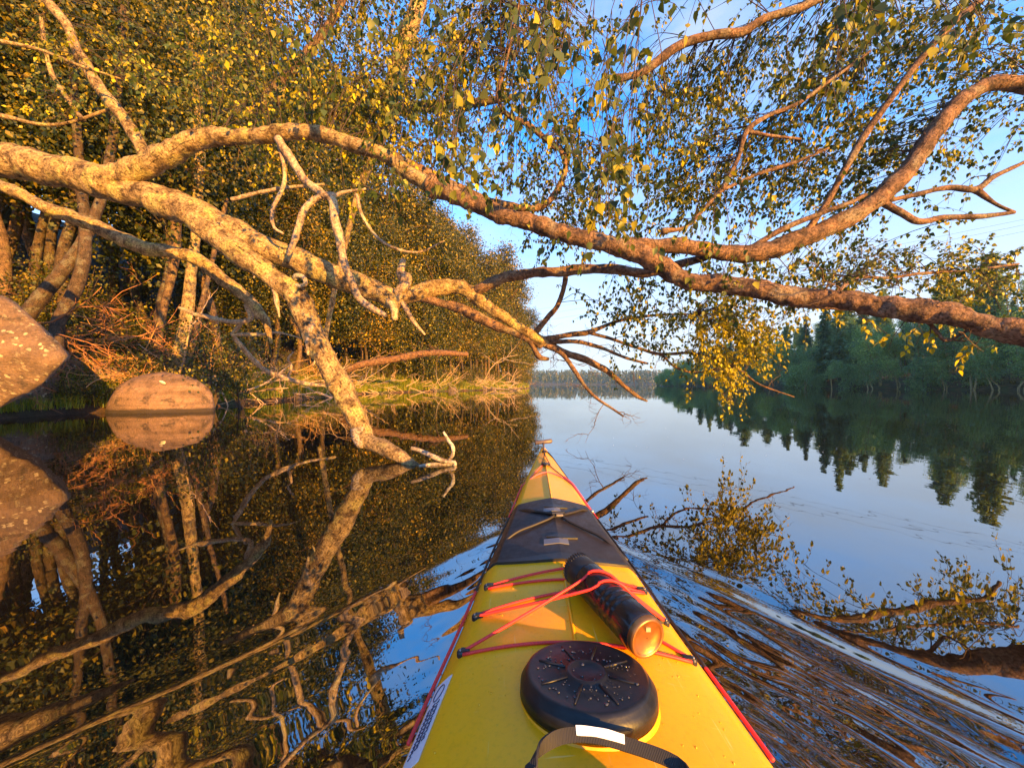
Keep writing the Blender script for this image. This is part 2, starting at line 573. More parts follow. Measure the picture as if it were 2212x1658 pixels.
def wave_height(X, Y):
    s = Y
    t = X - (KA + KS * Y)
    q = 2.15 - s                                  # distance behind the bow
    at = np.abs(t)
    left = t < 0
    th = np.where(left, 0.74, 0.66)
    cs = 1 / np.sqrt(1 + th * th)
    wob = 0.03 * np.sin(3.1 * s + 1.0) + 0.015 * np.sin(7.3 * s) + 0.02 * soft_noise(X * 1.3, Y * 1.3, 5)
    p = (at - 0.06 - th * q + wob) * cs               # >0 outside the wake
    al = (q + at * th) * cs                           # along the wake arm
    grow = np.clip(q / 0.25, 0, 1)
    mod = 0.55 + 0.45 * soft_noise(p * 3.0, al * 1.2, 21)
    mod2 = np.clip(0.5 + 0.7 * soft_noise(p * 4.0, al * 1.5, 22), 0, 1.4)
    hull = np.exp(-(np.maximum(at - np.interp(s, SS, SW), 0) / np.where(left, 0.15, 0.30)) ** 2)
    h = np.zeros_like(X)
    h += np.where(left, 0.0018, 0.0080) * grow * np.clip(0.55 + 0.6 * soft_noise(al * 1.1, p * 2.0, 31), 0.05, 1.1) * np.exp(-((p + 0.02) / 0.085) ** 2) * np.cos(2 * math.pi * (p + 0.02) / 0.24)
    h += np.where(left, 0.0006, 0.0036) * grow * mod * np.exp(-((p + 0.30) / 0.13) ** 2) * np.cos(2 * math.pi * (p + 0.3) / 0.17 + 0.6 * np.sin(4 * s))
    inside = 1 / (1 + np.exp(np.clip((p + 0.03) / 0.025, -50, 50))) * grow
    rg = np.random.default_rng(3)
    rip = np.zeros_like(X)
    for i in range(34):                            # short ripples drawn out along the wake arms
        lam = rg.uniform(0.030, 0.10)
        dev = rg.normal(0, 0.45)
        ph = rg.uniform(0, 6.28) + 1.5 * np.sin(p * rg.uniform(5, 14) + al * rg.uniform(1.5, 6) + rg.uniform(0, 6))
        loc = np.clip(0.35 + 0.9 * np.sin(p * rg.uniform(3, 9) + al * rg.uniform(2, 6) + rg.uniform(0, 6.28)), 0, 1.2)
        rip += lam * 0.0072 * loc * np.sin(2 * math.pi / lam * (p * math.cos(dev) + al * math.sin(dev) * 0.35) + ph + np.where(left, 1.7, 0))
    h += inside * rip * np.where(left, 0.02 + 0.32 * hull, (0.36 + 0.36 * hull) * (0.35 + 0.65 * mod2))
    far = np.clip(1 - np.maximum(np.abs(X) - 1.7, 0) / 0.4, 0, 1) * np.clip((2.6 - Y) / 0.4, 0, 1) * np.clip((Y + 0.3) / 0.5, 0, 1)
    return h * far


GZ = wave_height(GX, GY)
nx_, ny_ = len(gx), len(gy)
ii = np.arange(nx_ * ny_).reshape(ny_, nx_)
quads = np.stack([ii[:-1, :-1], ii[:-1, 1:], ii[1:, 1:], ii[1:, :-1]], -1).reshape(-1, 4)
me = np_mesh('lake_water', np.stack([GX, GY, GZ], -1).reshape(-1, 3), quads, M_water, True)
setp(link('lake_water', me), kind='structure')

# ------------------------------------------------------------------ shores
LSH = np.array([(-7.0, -14), (-7.2, -5), (-7.6, 0), (-8.7, 4.5), (-10.1, 6.8), (-11.0, 8.3), (-10.7, 10), (-10.0, 12), (-10.2, 15), (-10.6, 21), (-10.9, 29), (-7.8, 38), (-3.8, 44),
                (0.6, 56), (2.8, 66), (3.6, 78), (1.0, 100), (-30, 150)], float)
RSH = np.array([(98, -40), (90, -10), (74, 15), (62, 34), (58.5, 44), (56, 52), (52.5, 62), (52.5, 87), (56, 130), (60, 152), (90, 190), (160, 260)], float)


def shore_pts(S, step=1.0):
    q = spline(np.hstack([S, np.zeros((len(S), 1))]), step)
    return q[:, :2]


def terrain(name, S, side, prof, dists, mat, namp):
    sp = shore_pts(S, 0.8 if namp < 0.5 else 2.0)
    T = unit(np.gradient(sp, axis=0))
    N = np.stack([-T[:, 1], T[:, 0]], 1) * side
    V = []
    for d in dists:
        for k in range(len(sp)):
            q = sp[k] + N[k] * d
            z = prof(d)
            if d > 0:
                z += namp * min(1, d / 2.0) * (mnoise.noise(Vector((q[0] * 0.45, q[1] * 0.45, 0))) + 0.4 * mnoise.noise(Vector((q[0] * 1.4, q[1] * 1.4, 3))))
                z += 0.10 * mnoise.noise(Vector((q[0] * 1.1, q[1] * 1.1, 9)))
            V.append((q[0], q[1], z))
    n = len(sp); Fa = []
    for a in range(len(dists) - 1):
        for k in range(n - 1):
            f = (a * n + k, a * n + k + 1, (a + 1) * n + k + 1, (a + 1) * n + k)
            Fa.append(f if side < 0 else f[::-1])
    return setp(link(name, np_mesh(name, V, Fa, mat, True)), kind='structure')


def lprof(d):
    return float(np.interp(d, [-0.8, -0.1, 0.12, 0.6, 2, 5, 12, 25, 60], [-0.7, -0.12, 0.16, 0.30, 0.75, 2.2, 6.6, 14.0, 24.0]))


def rprof(d):
    return float(np.interp(d, [-4, 0, 1, 8, 30, 60, 120], [-2, -0.1, 0.4, 2.0, 9.0, 16.0, 20.0]))


terrain('left_bank', LSH, 1, lprof, [-0.8, -0.1, 0.12, 0.35, 0.7, 1.2, 1.8, 2.5, 3.3, 4.2, 5.2, 6.5, 8, 10, 12.5, 16, 22, 32, 50], M_ground, 0.45)
terrain('right_hill', RSH, -1, rprof, [-4, 0, 1, 3, 6, 10, 16, 24, 34, 48, 64, 90, 120], M_ground, 0.7)

LP_ = shore_pts(LSH, 0.5)
LT_ = unit(np.gradient(LP_, axis=0)); LN_ = np.stack([-LT_[:, 1], LT_[:, 0]], 1)
RP_ = shore_pts(RSH, 0.5)
RT_ = unit(np.gradient(RP_, axis=0)); RN_ = -np.stack([-RT_[:, 1], RT_[:, 0]], 1)


def ground_z(q, SP, NN, prof, namp):
    dd = np.linalg.norm(SP - q[None, :2], axis=1)
    k = int(np.argmin(dd))
    d = float(np.dot(q[:2] - SP[k], NN[k]))
    d = math.copysign(dd[k], d)
    z = prof(d)
    if d > 0:
        z += namp * min(1, d / 2.0) * (mnoise.noise(Vector((q[0] * 0.45, q[1] * 0.45, 0))) + 0.4 * mnoise.noise(Vector((q[0] * 1.4, q[1] * 1.4, 3))))
        z += 0.10 * mnoise.noise(Vector((q[0] * 1.1, q[1] * 1.1, 9)))
    return z


lz = lambda x, y: ground_z(np.array([x, y]), LP_, LN_, lprof, 0.45)
rz = lambda x, y: ground_z(np.array([x, y]), RP_, RN_, rprof, 0.7)


def on_shore(SP, NN, y, d):
    k = int(np.argmin(np.abs(SP[:, 1] - y)))
    q = SP[k] + NN[k] * d
    return q[0], q[1]

# far shore: a low wooded hill closing the lake
V, Fa = [], []
xs = np.linspace(-500, 700, 60)
prof = [(-10, -2), (0, 0.2), (30, 2), (90, 6), (160, 10), (300, 12)]
for (dy, z) in prof:
    for x in xs:
        V.append((x, 430 + dy + 12 * math.sin(x * 0.012), z + (2.0 * mnoise.noise(Vector((x * 0.01, dy * 0.01, 0))) if dy > 0 else 0)))
n = len(xs)
for a in range(len(prof) - 1):
    for k in range(n - 1):
        Fa.append((a * n + k, a * n + k + 1, (a + 1) * n + k + 1, (a + 1) * n + k))
setp(link('far_hill', np_mesh('far_hill', V, Fa, M_ground, True)), kind='structure')


# ------------------------------------------------------------------ tree builders
def crown_leaves(cent, per, sig, rng, droop=0.5):
    """leaf clouds round cluster centres -> pos, dir, normal"""
    n = len(cent) * per
    c = np.repeat(cent, per, axis=0)
    off = rng.normal(0, 1, (n, 3)) * np.array([sig, sig, sig * 0.75])
    pos = c + off
    dirn = rng.normal(0, 0.6, (n, 3)) + np.array([0, 0, -droop])
    nrm = unit(off) * 1.6 + rng.normal(0, 0.55, (n, 3)) + np.array([0, 0, 0.6])
    return pos, dirn, nrm


def decid_tree(name, hgt, base_h, rad, nclu, per, sig, leaf, seed, bark, leafm, tr=0.13, lean=0.0, stems=1):
    rng = np.random.default_rng(seed)
    mb = MB(); cents = []
    for st in range(stems):
        a0 = rng.uniform(0, 6.28)
        ln = np.array([math.cos(a0), math.sin(a0), 0]) * (lean + (0.16 if st else 0.0)) * hgt
        ctrl = [np.array([0.25 * st * math.cos(a0), 0.25 * st * math.sin(a0), -0.3])]
        for t in (0.2, 0.4, 0.6, 0.8, 1.0):
            ctrl.append(ctrl[0] + ln * t ** 1.4 + np.array([*rng.normal(0, 0.02 * hgt, 2), t * hgt * 0.93]))
        sp = spline(np.array(ctrl), hgt / 26)
        tt = np.linspace(0, 1, len(sp))
        r = tr * (1 - 0.85 * tt) * (1 + 0.5 * np.exp(-tt * 25))
        mb.tube(sp, r, 8, 0.12, 3.0, seed)
        nl = int(nclu / stems)
        for i in range(nl):
            t = rng.uniform(base_h, 0.98)
            q = sp[int(t * (len(sp) - 1))]
            prof = math.sin(math.pi * min(1, max(0.05, (t - base_h * 0.7) / (1.05 - base_h * 0.7))) ** 0.8)
            a = rng.uniform(0, 6.28)
            L = rad * (0.35 + 0.65 * prof) * rng.uniform(0.45, 1.0)
            e = q + np.array([math.cos(a) * L, math.sin(a) * L, rng.uniform(-0.05, 0.45) * L])
            cents.append(e)
            cents.append(q * 0.45 + e * 0.55 + rng.normal(0, 0.15 * rad, 3))
            if i % 2 == 0:
                mid = (q + e) / 2 + np.array([0, 0, 0.12 * L])
                mb.tube(spline(np.array([q, mid, e]), L / 5), np.linspace(tr * 0.28, tr * 0.05, len(spline(np.array([q, mid, e]), L / 5))), 5)
    cents = np.array(cents)
    pos, dirn, nrm = crown_leaves(cents, per, sig, rng)
    size = rng.uniform(0.7, 1.25, len(pos)) * leaf
    return mb.mesh(name + '_trunk', bark), leaves_mesh(name + '_crown', pos, dirn, nrm, size, leafm)


def conifer(name, hgt, rad, seed, bark, needm, base=0.12, levels=34, pine=False):
    rng = np.random.default_rng(seed)
    mb = MB()
    tt = np.linspace(0, 1, 14)
    mb.tube(np.stack([rng.normal(0, 0.03, 14), rng.normal(0, 0.03, 14), tt * hgt - 0.3], 1), 0.15 * (1 - 0.9 * tt) + 0.01, 7)
    P_, D_, N_, S_ = [], [], [], []
    for i in range(levels):
        t = base + (1 - base) * (i / levels) ** 0.9
        z = t * hgt
        if pine:
            R = rad * (0.5 + 0.7 * math.sin(math.pi * min(1, (t - base) / (1 - base) + 0.15))) * rng.uniform(0.6, 1.1)
        else:
            R = rad * (1 - t) ** 0.85 * rng.uniform(0.75, 1.15) + 0.12
        nb = 7 if t < 0.7 else 5
        for k in range(nb):
            a = rng.uniform(0, 6.28); L = R * rng.uniform(0.65, 1.1)
            dr = np.array([math.cos(a), math.sin(a), -0.22 if not pine else 0.15])
            m_ = 9
            f = np.linspace(0.15, 1, m_)
            q = np.array([0, 0, z]) + dr[None] * (f * L)[:, None]
            q[:, 2] += 0.10 * L * f ** 2
            for side in (-1, 1):
                dd = dr[None] * 0.6 + side * np.array([-math.sin(a), math.cos(a), 0])[None] * 0.7 + np.array([0, 0, -0.35])
                P_.append(q + rng.normal(0, 0.06, q.shape)); D_.append(np.repeat(dd, m_, 0) + rng.normal(0, 0.25, q.shape))
                N_.append(rng.normal(0, 0.5, q.shape) + np.array([0, 0, 1.0])); S_.append(rng.uniform(0.8, 1.3, m_) * (0.26 + 0.32 * L * (1.1 - f * 0.8)))
    return mb.mesh(name + '_trunk', bark), leaves_mesh(name + '_crown', np.vstack(P_), np.vstack(D_), np.vstack(N_), np.concatenate(S_), needm, wide=0.8)


def plant_tree(name, meshes, loc, rot, sc, label, cat, group):
    e = empty(name, loc, label, cat, group)
    e.rotation_euler = (0, 0, rot); e.scale = (sc, sc, sc)
    link('trunk', meshes[0], e); link('crown', meshes[1], e)
    return e

# ------------------------------------------------------------------ rocks
def icos(sub):
    import bmesh
    bm = bmesh.new(); bmesh.ops.create_icosphere(bm, subdivisions=sub, radius=1.0)
    bm.verts.ensure_lookup_table()
    V = np.array([v.co[:] for v in bm.verts]); Fs = [tuple(v.index for v in f.verts) for f in bm.faces]
    bm.free()
    return V, Fs


ICO5, ICO5F = icos(5)
ICO3, ICO3F = icos(3)


def facet_rock(planes, amp, freq, seed, k=14.0, sub5=True):
    D, Fs = (ICO5, ICO5F) if sub5 else (ICO3, ICO3F)
    inv = np.zeros(len(D))
    for n, d in planes:
        n = np.array(n, float); n /= np.linalg.norm(n)
        inv += np.maximum(D @ n / d, 0) ** k
    V = D * (1 / inv ** (1 / k))[:, None]
    for i in range(len(V)):
        q = Vector(V[i]) * freq
        e = mnoise.noise(q + Vector((seed, 0, 0))) + 0.45 * mnoise.noise(q * 2.6 + Vector((0, seed, 0))) + 0.22 * mnoise.noise(q * 6.1 + Vector((0, 0, seed)))
        V[i] *= 1 + amp * e
    return V, Fs


def rock_obj(name, V, Fs, mat, loc, label, cat='rock', group=None):
    mb = MB(); mb.add(V, Fs)
    o = link(name, mb.mesh(name, mat))
    o.location = loc
    return setp(o, label, cat, group)


def outline_planes(pts, C):
    """planes through the eye and each edge of an outline seen in the photograph, about the centre C"""
    eye = np.array([0, 0, H]); out = []
    for a, b_ in zip(pts[:-1], pts[1:]):
        n = np.cross(P(*a, 1.0) - eye, P(*b_, 1.0) - eye); n /= np.linalg.norm(n)
        d = float(np.dot(eye - C, n))
        if d < 0: n, d = -n, -d
        out.append((tuple(n), d))
    return out


RC = np.array([-9.3, 6.7, 1.25])
V, Fs = facet_rock(outline_planes([(-90, 606), (24, 650), (98, 712), (150, 769), (92, 826), (0, 880), (-140, 945)], RC) + [((.1, -1, .15), .62), ((-1, 0, 0), 1.5), ((0, 1, .1), .8), ((-.2, 0, -1), 1.3), ((.45, -.75, .5), .80), ((.35, -.75, -.55), .72)], 0.05, 2.6, 2.0, 40.0)
rock_obj('rock', V, Fs, M_rock, tuple(RC), 'large jagged grey rock flecked with pale lichen, overhanging the water')
BC = np.array([-9.72, 10.42, 0.05])
V, Fs = facet_rock(outline_planes([(226, 905), (230, 858), (246, 834), (288, 813), (346, 801), (388, 805), (430, 818), (464, 846), (468, 880), (462, 930)], BC) + [((0, -1, .22), .86), ((0, 1, .2), .95), ((0, 0, -1), .8), ((.15, -.8, .62), .90), ((-.5, -.8, .4), 1.02), ((.6, -.8, .2), 1.0)], 0.03, 1.6, 5.0, 16.0)
bo = rock_obj('boulder', V, Fs, M_boulder, tuple(BC), 'smooth rounded brown boulder standing in the water below the birch trunks', 'boulder')
mb = MB(); v0, f0 = icos(2)
mb.add(v0 * np.array([0.09, 0.02, 0.06]), f0)
lo = link('lichen_spot', mb.mesh('lichen_spot', plain('pale_lichen', (0.75, 0.72, 0.62), 0.9)), bo)
lo.location = (0.62, -0.60, 0.74); lo.rotation_euler = (0.7, 0.3, 0)
rg = np.random.default_rng(5)
for i in range(16):
    y = [13, 15, 18, 22, 40, 43, 45, 46, 48, 50, 53, 56, 9.0, 11, 7.4, 33, 36, 38, 41.5, 44, 47, 28, 25, 59, 62, 20][i]
    x, yy = on_shore(LP_, LN_, y, rg.uniform(-0.1, 0.7))
    s = rg.uniform(0.12, 0.30) * (1.0 if y < 30 else 1.5)
    V, Fs = facet_rock([((1, .2, 0), 1.1), ((-1, .1, .1), 1), ((0, 1, 0), .9), ((0, -1, .3), .9), ((.2, 0, 1), .65), ((0, 0, -1), .7), ((.7, -.7, .4), .95), ((-.6, -.6, .5), .9)], 0.07, 1.5, 10 + i, 12, False)
    rock_obj('shore_rock', V * s, Fs, M_stone, (x, yy, 0.05 + 0.25 * s), 'small brown stone at the waterline of the grassy bank', 'rock', 'stones along the left waterline')
for i in range(12):
    x, yy = on_shore(LP_, LN_, rg.uniform(7, 14), rg.uniform(1.2, 5.5))
    s = rg.uniform(0.35, 0.85)
    V, Fs = facet_rock([((1, .2, 0), 1.1), ((-1, .1, .1), 1), ((0, 1, 0), .9), ((0, -1, .3), .9), ((.2, 0, 1), .8), ((0, 0, -1), .8), ((.7, -.7, .4), .95), ((-.6, -.6, .5), .9)], 0.08, 1.5, 40 + i, 12, False)
    rock_obj('slope_rock', V * s, Fs, M_rock, (x, yy, lz(x, yy) + 0.15 * s), 'mossy dark rock half sunk in the slope behind the boulder', 'rock', 'rocks on the wooded slope')

# ------------------------------------------------------------------ trees of the left bank
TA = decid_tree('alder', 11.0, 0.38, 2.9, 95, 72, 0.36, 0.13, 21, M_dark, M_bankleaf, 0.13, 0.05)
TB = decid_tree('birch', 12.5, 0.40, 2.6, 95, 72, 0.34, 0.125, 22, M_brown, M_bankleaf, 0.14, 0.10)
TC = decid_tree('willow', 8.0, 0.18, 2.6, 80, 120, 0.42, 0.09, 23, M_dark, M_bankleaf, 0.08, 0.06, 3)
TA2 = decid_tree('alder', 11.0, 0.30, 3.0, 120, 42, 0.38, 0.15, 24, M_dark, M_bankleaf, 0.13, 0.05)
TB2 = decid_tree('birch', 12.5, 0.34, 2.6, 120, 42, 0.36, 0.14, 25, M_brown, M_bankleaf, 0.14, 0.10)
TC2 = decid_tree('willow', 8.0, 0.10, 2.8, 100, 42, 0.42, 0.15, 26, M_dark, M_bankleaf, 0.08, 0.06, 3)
rg = np.random.default_rng(8)
KIND = [(TA, 'alder_tree', 'dark leafy alder on the left bank'), (TB, 'birch_tree', 'pale barked birch on the left bank'), (TC, 'willow_tree', 'low many stemmed willow on the left bank')]
spots = []
for y in np.arange(6.5, 90, 1.7):
    for row in range(4):
        if row >= 2 and y > 45 and int(y) % 2: continue
        d = [2.2, 5.5, 10.0, 15.0][row] + rg.uniform(-0.9, 1.2)
        yy = y + rg.uniform(-0.8, 0.8)
        if row == 0 and (yy < 11.5): continue
        if yy < 9 and row == 1: continue
        kind = rg.choice([0, 1, 2], p=[[.45, .35, .2], [.5, .35, .15], [.55, .45, 0], [.6, .4, 0]][row])
        spots.append((yy, d, kind, rg.uniform(0.85, 1.15) * ([1.0, 1.3, 1.5, 1.6][row] if yy < 13 else [1.2, 1.6, 1.8, 1.9][row] if yy < 38 else [1.15, 1.5, 1.6, 1.6][row]), row))
for yy, d, kind, sc, row in spots:
    x, y2 = on_shore(LP_, LN_, yy, d)
    if yy < 17 and kind == 2: kind = 0
    ms, nm, lb = KIND[kind]
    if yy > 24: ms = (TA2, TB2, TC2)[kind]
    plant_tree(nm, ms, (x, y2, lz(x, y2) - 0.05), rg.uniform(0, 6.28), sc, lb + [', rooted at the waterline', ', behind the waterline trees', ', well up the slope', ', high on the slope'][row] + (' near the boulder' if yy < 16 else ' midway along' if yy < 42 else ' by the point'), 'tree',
               nm.replace('_', ' ') + 's of the left bank, ' + ['waterline', 'second row', 'slope', 'top'][row] + (' near' if yy < 16 else ' midway' if yy < 42 else ' far'))

# bushes and saplings at the water's edge
def bush(name, seed, hgt, rad, n, leaf, leafm):
    rng = np.random.default_rng(seed)
    mb = MB(); cents = []
    for i in range(14):
        a = rng.uniform(0, 6.28); L = rad * rng.uniform(0.3, 1)
        e = np.array([math.cos(a) * L, math.sin(a) * L, hgt * rng.uniform(0.45, 1)])
        q = spline(np.array([[0, 0, -0.1], [e[0] * 0.35, e[1] * 0.35, e[2] * 0.55], e]), 0.12)
        mb.tube(q, np.linspace(0.012, 0.004, len(q)), 4)
        cents += [e, e * 0.75 + rng.normal(0, 0.1, 3), e * 0.5]
    cents = np.array(cents)
    pos, dirn, nrm = crown_leaves(cents, n // len(cents), 0.16 * rad + 0.05, rng, 0.1)
    return mb.mesh(name + '_stems', M_twig), leaves_mesh(name + '_leaves', pos, dirn, nrm, rng.uniform(0.7, 1.3, len(pos)) * leaf, leafm)


BU = [bush('sapling', 31, 1.5, 0.8, 1500, 0.055, M_bankleaf), bush('shrub', 32, 0.9, 0.8, 1700, 0.05, M_bankleaf), bush('shrub', 33, 1.2, 0.6, 1300, 0.06, M_bankleaf)]
rg = np.random.default_rng(9)
for i in range(30):
    y = 8.2 + 60 * (i / 30) ** 1.3
    x, y2 = on_shore(LP_, LN_, y, rg.uniform(0.4, 3.6))
    ms = BU[int(rg.integers(3))]
    e = empty('bush', (x, y2, lz(x, y2) - 0.03), 'small yellow green leafy bush on the left bank ' + ('near the boulder' if y < 14 else 'behind the leaning log' if y < 30 else 'out towards the point'), 'bush',
              'bushes on the left bank, ' + ('near' if y < 14 else 'midway' if y < 30 else 'far'))
    e.rotation_euler = (0, 0, rg.uniform(0, 6.28)); s = rg.uniform(0.7, 1.3) * (1 if y < 30 else 1.5); e.scale = (s, s, s)
    link('stem', ms[0], e); link('foliage', ms[1], e)

for px_, py_, d_, s_, lb in [(455, 700, 11.0, 1.5, 'yellow leaved sapling in front of the pale birch stem'), (520, 800, 11.6, 1.2, 'leafy sapling between the boulder and the grassy edge'), (205, 870, 9.9, 0.8, 'low green shrub squeezed between the jagged rock and the boulder'), (150, 860, 9.6, 0.7, 'small dark shrub at the foot of the jagged rock')]:
    q = P(px_, py_, d_)
    e = empty('sapling', (q[0], q[1], max(lz(q[0], q[1]), -0.05) - 0.05), lb, 'sapling')
    e.rotation_euler = (0, 0, px_); e.scale = (s_, s_, s_ * 1.15)
    link('stem', BU[0][0] if s_ > 1 else BU[1][0], e); link('foliage', BU[0][1] if s_ > 1 else BU[1][1], e)

for i in range(22):
    x, y2 = on_shore(LP_, LN_, rg.uniform(8.0, 16.0), rg.uniform(1.6, 6.0))
    ms = BU[int(rg.integers(3))]
    e = empty('bush', (x, y2, lz(x, y2) - 0.05), 'dark leafy undergrowth bush on the slope behind the boulder', 'bush', 'undergrowth behind the boulder')
    e.rotation_euler = (0, 0, rg.uniform(0, 6.28)); s_ = rg.uniform(1.1, 1.9); e.scale = (s_, s_, s_)
    link('stem', ms[0], e); link('foliage', ms[1], e)

# grass on the bank edge
rg = np.random.default_rng(12)
n = 75000
ys = 7.8 + 60 * rg.random(n) ** 1.45
ki = np.clip(np.searchsorted(LP_[:, 1][:int(np.argmax(LP_[:, 1]))], ys), 0, len(LP_) - 1)
clump = 0.5 + 0.5 * np.sin(ys * 2.3) * np.sin(ys * 0.9 + 1)
dd = 0.10 + np.abs(rg.normal(0, 1.25, n)) * (0.5 + clump)
base = LP_[ki] + LN_[ki] * dd[:, None] + rg.normal(0, 0.12, (n, 2))
zb = np.array([lprof(d) for d in dd]) - 0.02
hh = rg.uniform(0.3, 0.85, n) * (0.7 + 0.5 * clump) * np.interp(ys, [8, 10, 12], [0.35, 0.55, 1.0])
az = rg.uniform(0, 6.28, n); lean = rg.uniform(0.1, 0.75, n)
dr = np.stack([np.cos(az), np.sin(az)], 1)
w = 0.006 + 0.00025 * ys
sd = np.stack([-dr[:, 1], dr[:, 0]], 1) * w[:, None]
b3 = np.column_stack([base, zb])
mid = b3 + np.column_stack([dr * (hh * lean * 0.3)[:, None], hh * 0.62])
tip = b3 + np.column_stack([dr * (hh * lean)[:, None], hh * (1 - 0.25 * lean)])
s3 = np.column_stack([sd, np.zeros(n)])
V = np.stack([b3 - s3, b3 + s3, mid + s3 * 0.7, mid - s3 * 0.7, tip], 1).reshape(-1, 3)
b_ = (np.arange(n) * 5)[:, None]
Fa = np.concatenate([b_ + np.array([[0, 1, 2]]), b_ + np.array([[0, 2, 3]]), b_ + np.array([[3, 2, 4]])], 1).reshape(-1, 3)
setp(link('grass', np_mesh('grass', V, Fa, M_grass)), 'long green grass along the edge of the left bank', 'grass', kind='stuff')

# dead branches and driftwood along the waterline
def stick_shape(mb, p0, dirn, L, r, rng, depth=2, bend=0.25):
    dirn = unit(np.asarray(dirn, float))
    ctrl = [p0]
    d = dirn.copy()
    for i in range(4):
        d = unit(d + rng.normal(0, bend, 3))
        ctrl.append(ctrl[-1] + d * L / 4)
    sp = spline(np.array(ctrl), L / 12)
    mb.tube(sp, np.linspace(r, r * 0.3, len(sp)), 6 if depth > 1 else 4, 0.1, 12, rng.uniform(0, 9))
    if depth > 0:
        for k in range(3 if depth > 1 else 2):
            i = int(rng.uniform(0.3, 0.9) * (len(sp) - 1))
            stick_shape(mb, sp[i], d + rng.normal(0, 0.7, 3), L * rng.uniform(0.3, 0.55), r * 0.5, rng, depth - 1, bend)


rg = np.random.default_rng(14)
def dead(x, y, z, dirn, L, r, label, group, mat=M_stick, depth=2, name='dead_branch'):
    e = MB(); stick_shape(e, np.array([0., 0., 0.]), dirn, L, r, rg, depth)
    o = link(name, e.mesh(name, mat)); o.location = (x, y, z)
    return setp(o, label, 'branch', group)


for i in range(90):
    y = 12 + 44 * (i / 90)
    x, y2 = on_shore(LP_, LN_, y, rg.uniform(0.2, 1.6))
    dead(x, y2, lz(x, y2) + 0.15, (1.0, rg.normal(0, 0.7), rg.uniform(-0.25, 0.4)), rg.uniform(1.6, 3.6), rg.uniform(0.03, 0.06),
         'dry brown branch sprawling from the left bank to the water', 'dead branches along the left waterline')
for i in range(95):
    y = 10.5 + 16 * rg.random() ** 1.3
    x, y2 = on_shore(LP_, LN_, y, rg.uniform(0.25, 2.4))
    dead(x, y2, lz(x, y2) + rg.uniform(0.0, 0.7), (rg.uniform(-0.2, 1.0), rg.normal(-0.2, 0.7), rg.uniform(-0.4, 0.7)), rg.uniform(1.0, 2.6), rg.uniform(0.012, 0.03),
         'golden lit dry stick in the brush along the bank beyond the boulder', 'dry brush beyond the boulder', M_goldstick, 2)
for i in range(100):
    y = rg.uniform(7.2, 12.5)
    x, y2 = on_shore(LP_, LN_, y, rg.uniform(0.8, 4.0))
    dead(x, y2, lz(x, y2) + rg.uniform(0.2, 2.2), (rg.uniform(0.2, 1.0), rg.normal(-0.3, 0.5), rg.uniform(-0.7, 0.5)), rg.uniform(1.0, 2.6), rg.uniform(0.010, 0.026),
         'thin dry reddish twig tangled on the slope behind the jagged rock', 'dry twigs on the slope', M_redstick, 2)
for (px, py, d, dv, L, r) in [(1020, 838, 46, (1, -.2, .02), 7.5, .13), (1060, 842, 42, (1, -.3, -.05), 5.5, .11), (930, 850, 30, (0.9, -.5, .12), 3.4, .06)]:
    q = P(px, py, d)
    dead(q[0], q[1], max(q[2], 0.3), dv, L, r, {46: 'long pale fallen trunk lying out over the water at the bank point', 42: 'pale fallen limb beside the long trunk at the bank point', 30: 'forked bleached branch poking out of the water near the grass'}[d], None, M_dead, 2, 'fallen_branch')
e = MB(); pts = spline(np.array([[*P(735, 812, 22), .16], [*P(770, 790, 22), .2], [*P(850, 775, 23), .22], [*P(930, 762, 24), .2], [*P(1010, 765, 25), .14]]), 0.15)
e.tube(pts[:, :3], pts[:, 3], 12, 0.18, 3.0)
for i in range(9):
    stick_shape(e, pts[int(rg.uniform(0.3, 0.95) * len(pts)), :3], (rg.normal(0, .5), -0.5, rg.uniform(-.8, .9)), rg.uniform(0.8, 1.8), 0.035, rg, 1)
setp(e.build('fallen_log', bark_mat('rotten_wood', (0.26, 0.13, 0.07), (0.05, 0.03, 0.02), (0.2, 0.13, 0.07), 0.5, False)), 'thick rotten reddish log with broken stubs lying across the bank', 'log')

# trunks standing right behind the boulder
def traced(pts, step=0.05):
    """rows (px, py, depth, width in px) -> centre line and radii"""
    q = np.array([[*P(a, b, d), w * d / F / 2 * 0.86] for a, b, d, w in pts])
    s = spline(q, step)
    return s[:, :3], np.maximum(s[:, 3], 0.002)


def trunk_tree(name, lines, base, label, mat, crown_c, n, leaf, cat='tree'):
    e = empty(name, base, label, cat)
    for i, ln in enumerate(lines):
        mb = MB(); q, r = traced(ln, 0.12)
        mb.tube(q, r, 10, 0.14, 5.0, i)
        mb.build('trunk' if i == 0 else 'stem', mat if i == 0 or mat is M_dark else M_brown, e)
    rng = np.random.default_rng(len(name) + n)
    pos, dirn, nrm = crown_leaves(np.array(crown_c), n, 0.5, rng)
    me = leaves_mesh('crown', pos - np.array(base), dirn, nrm, rng.uniform(.7, 1.25, len(pos)) * leaf, M_bankleaf)
    link('crown', me, e)
    return e


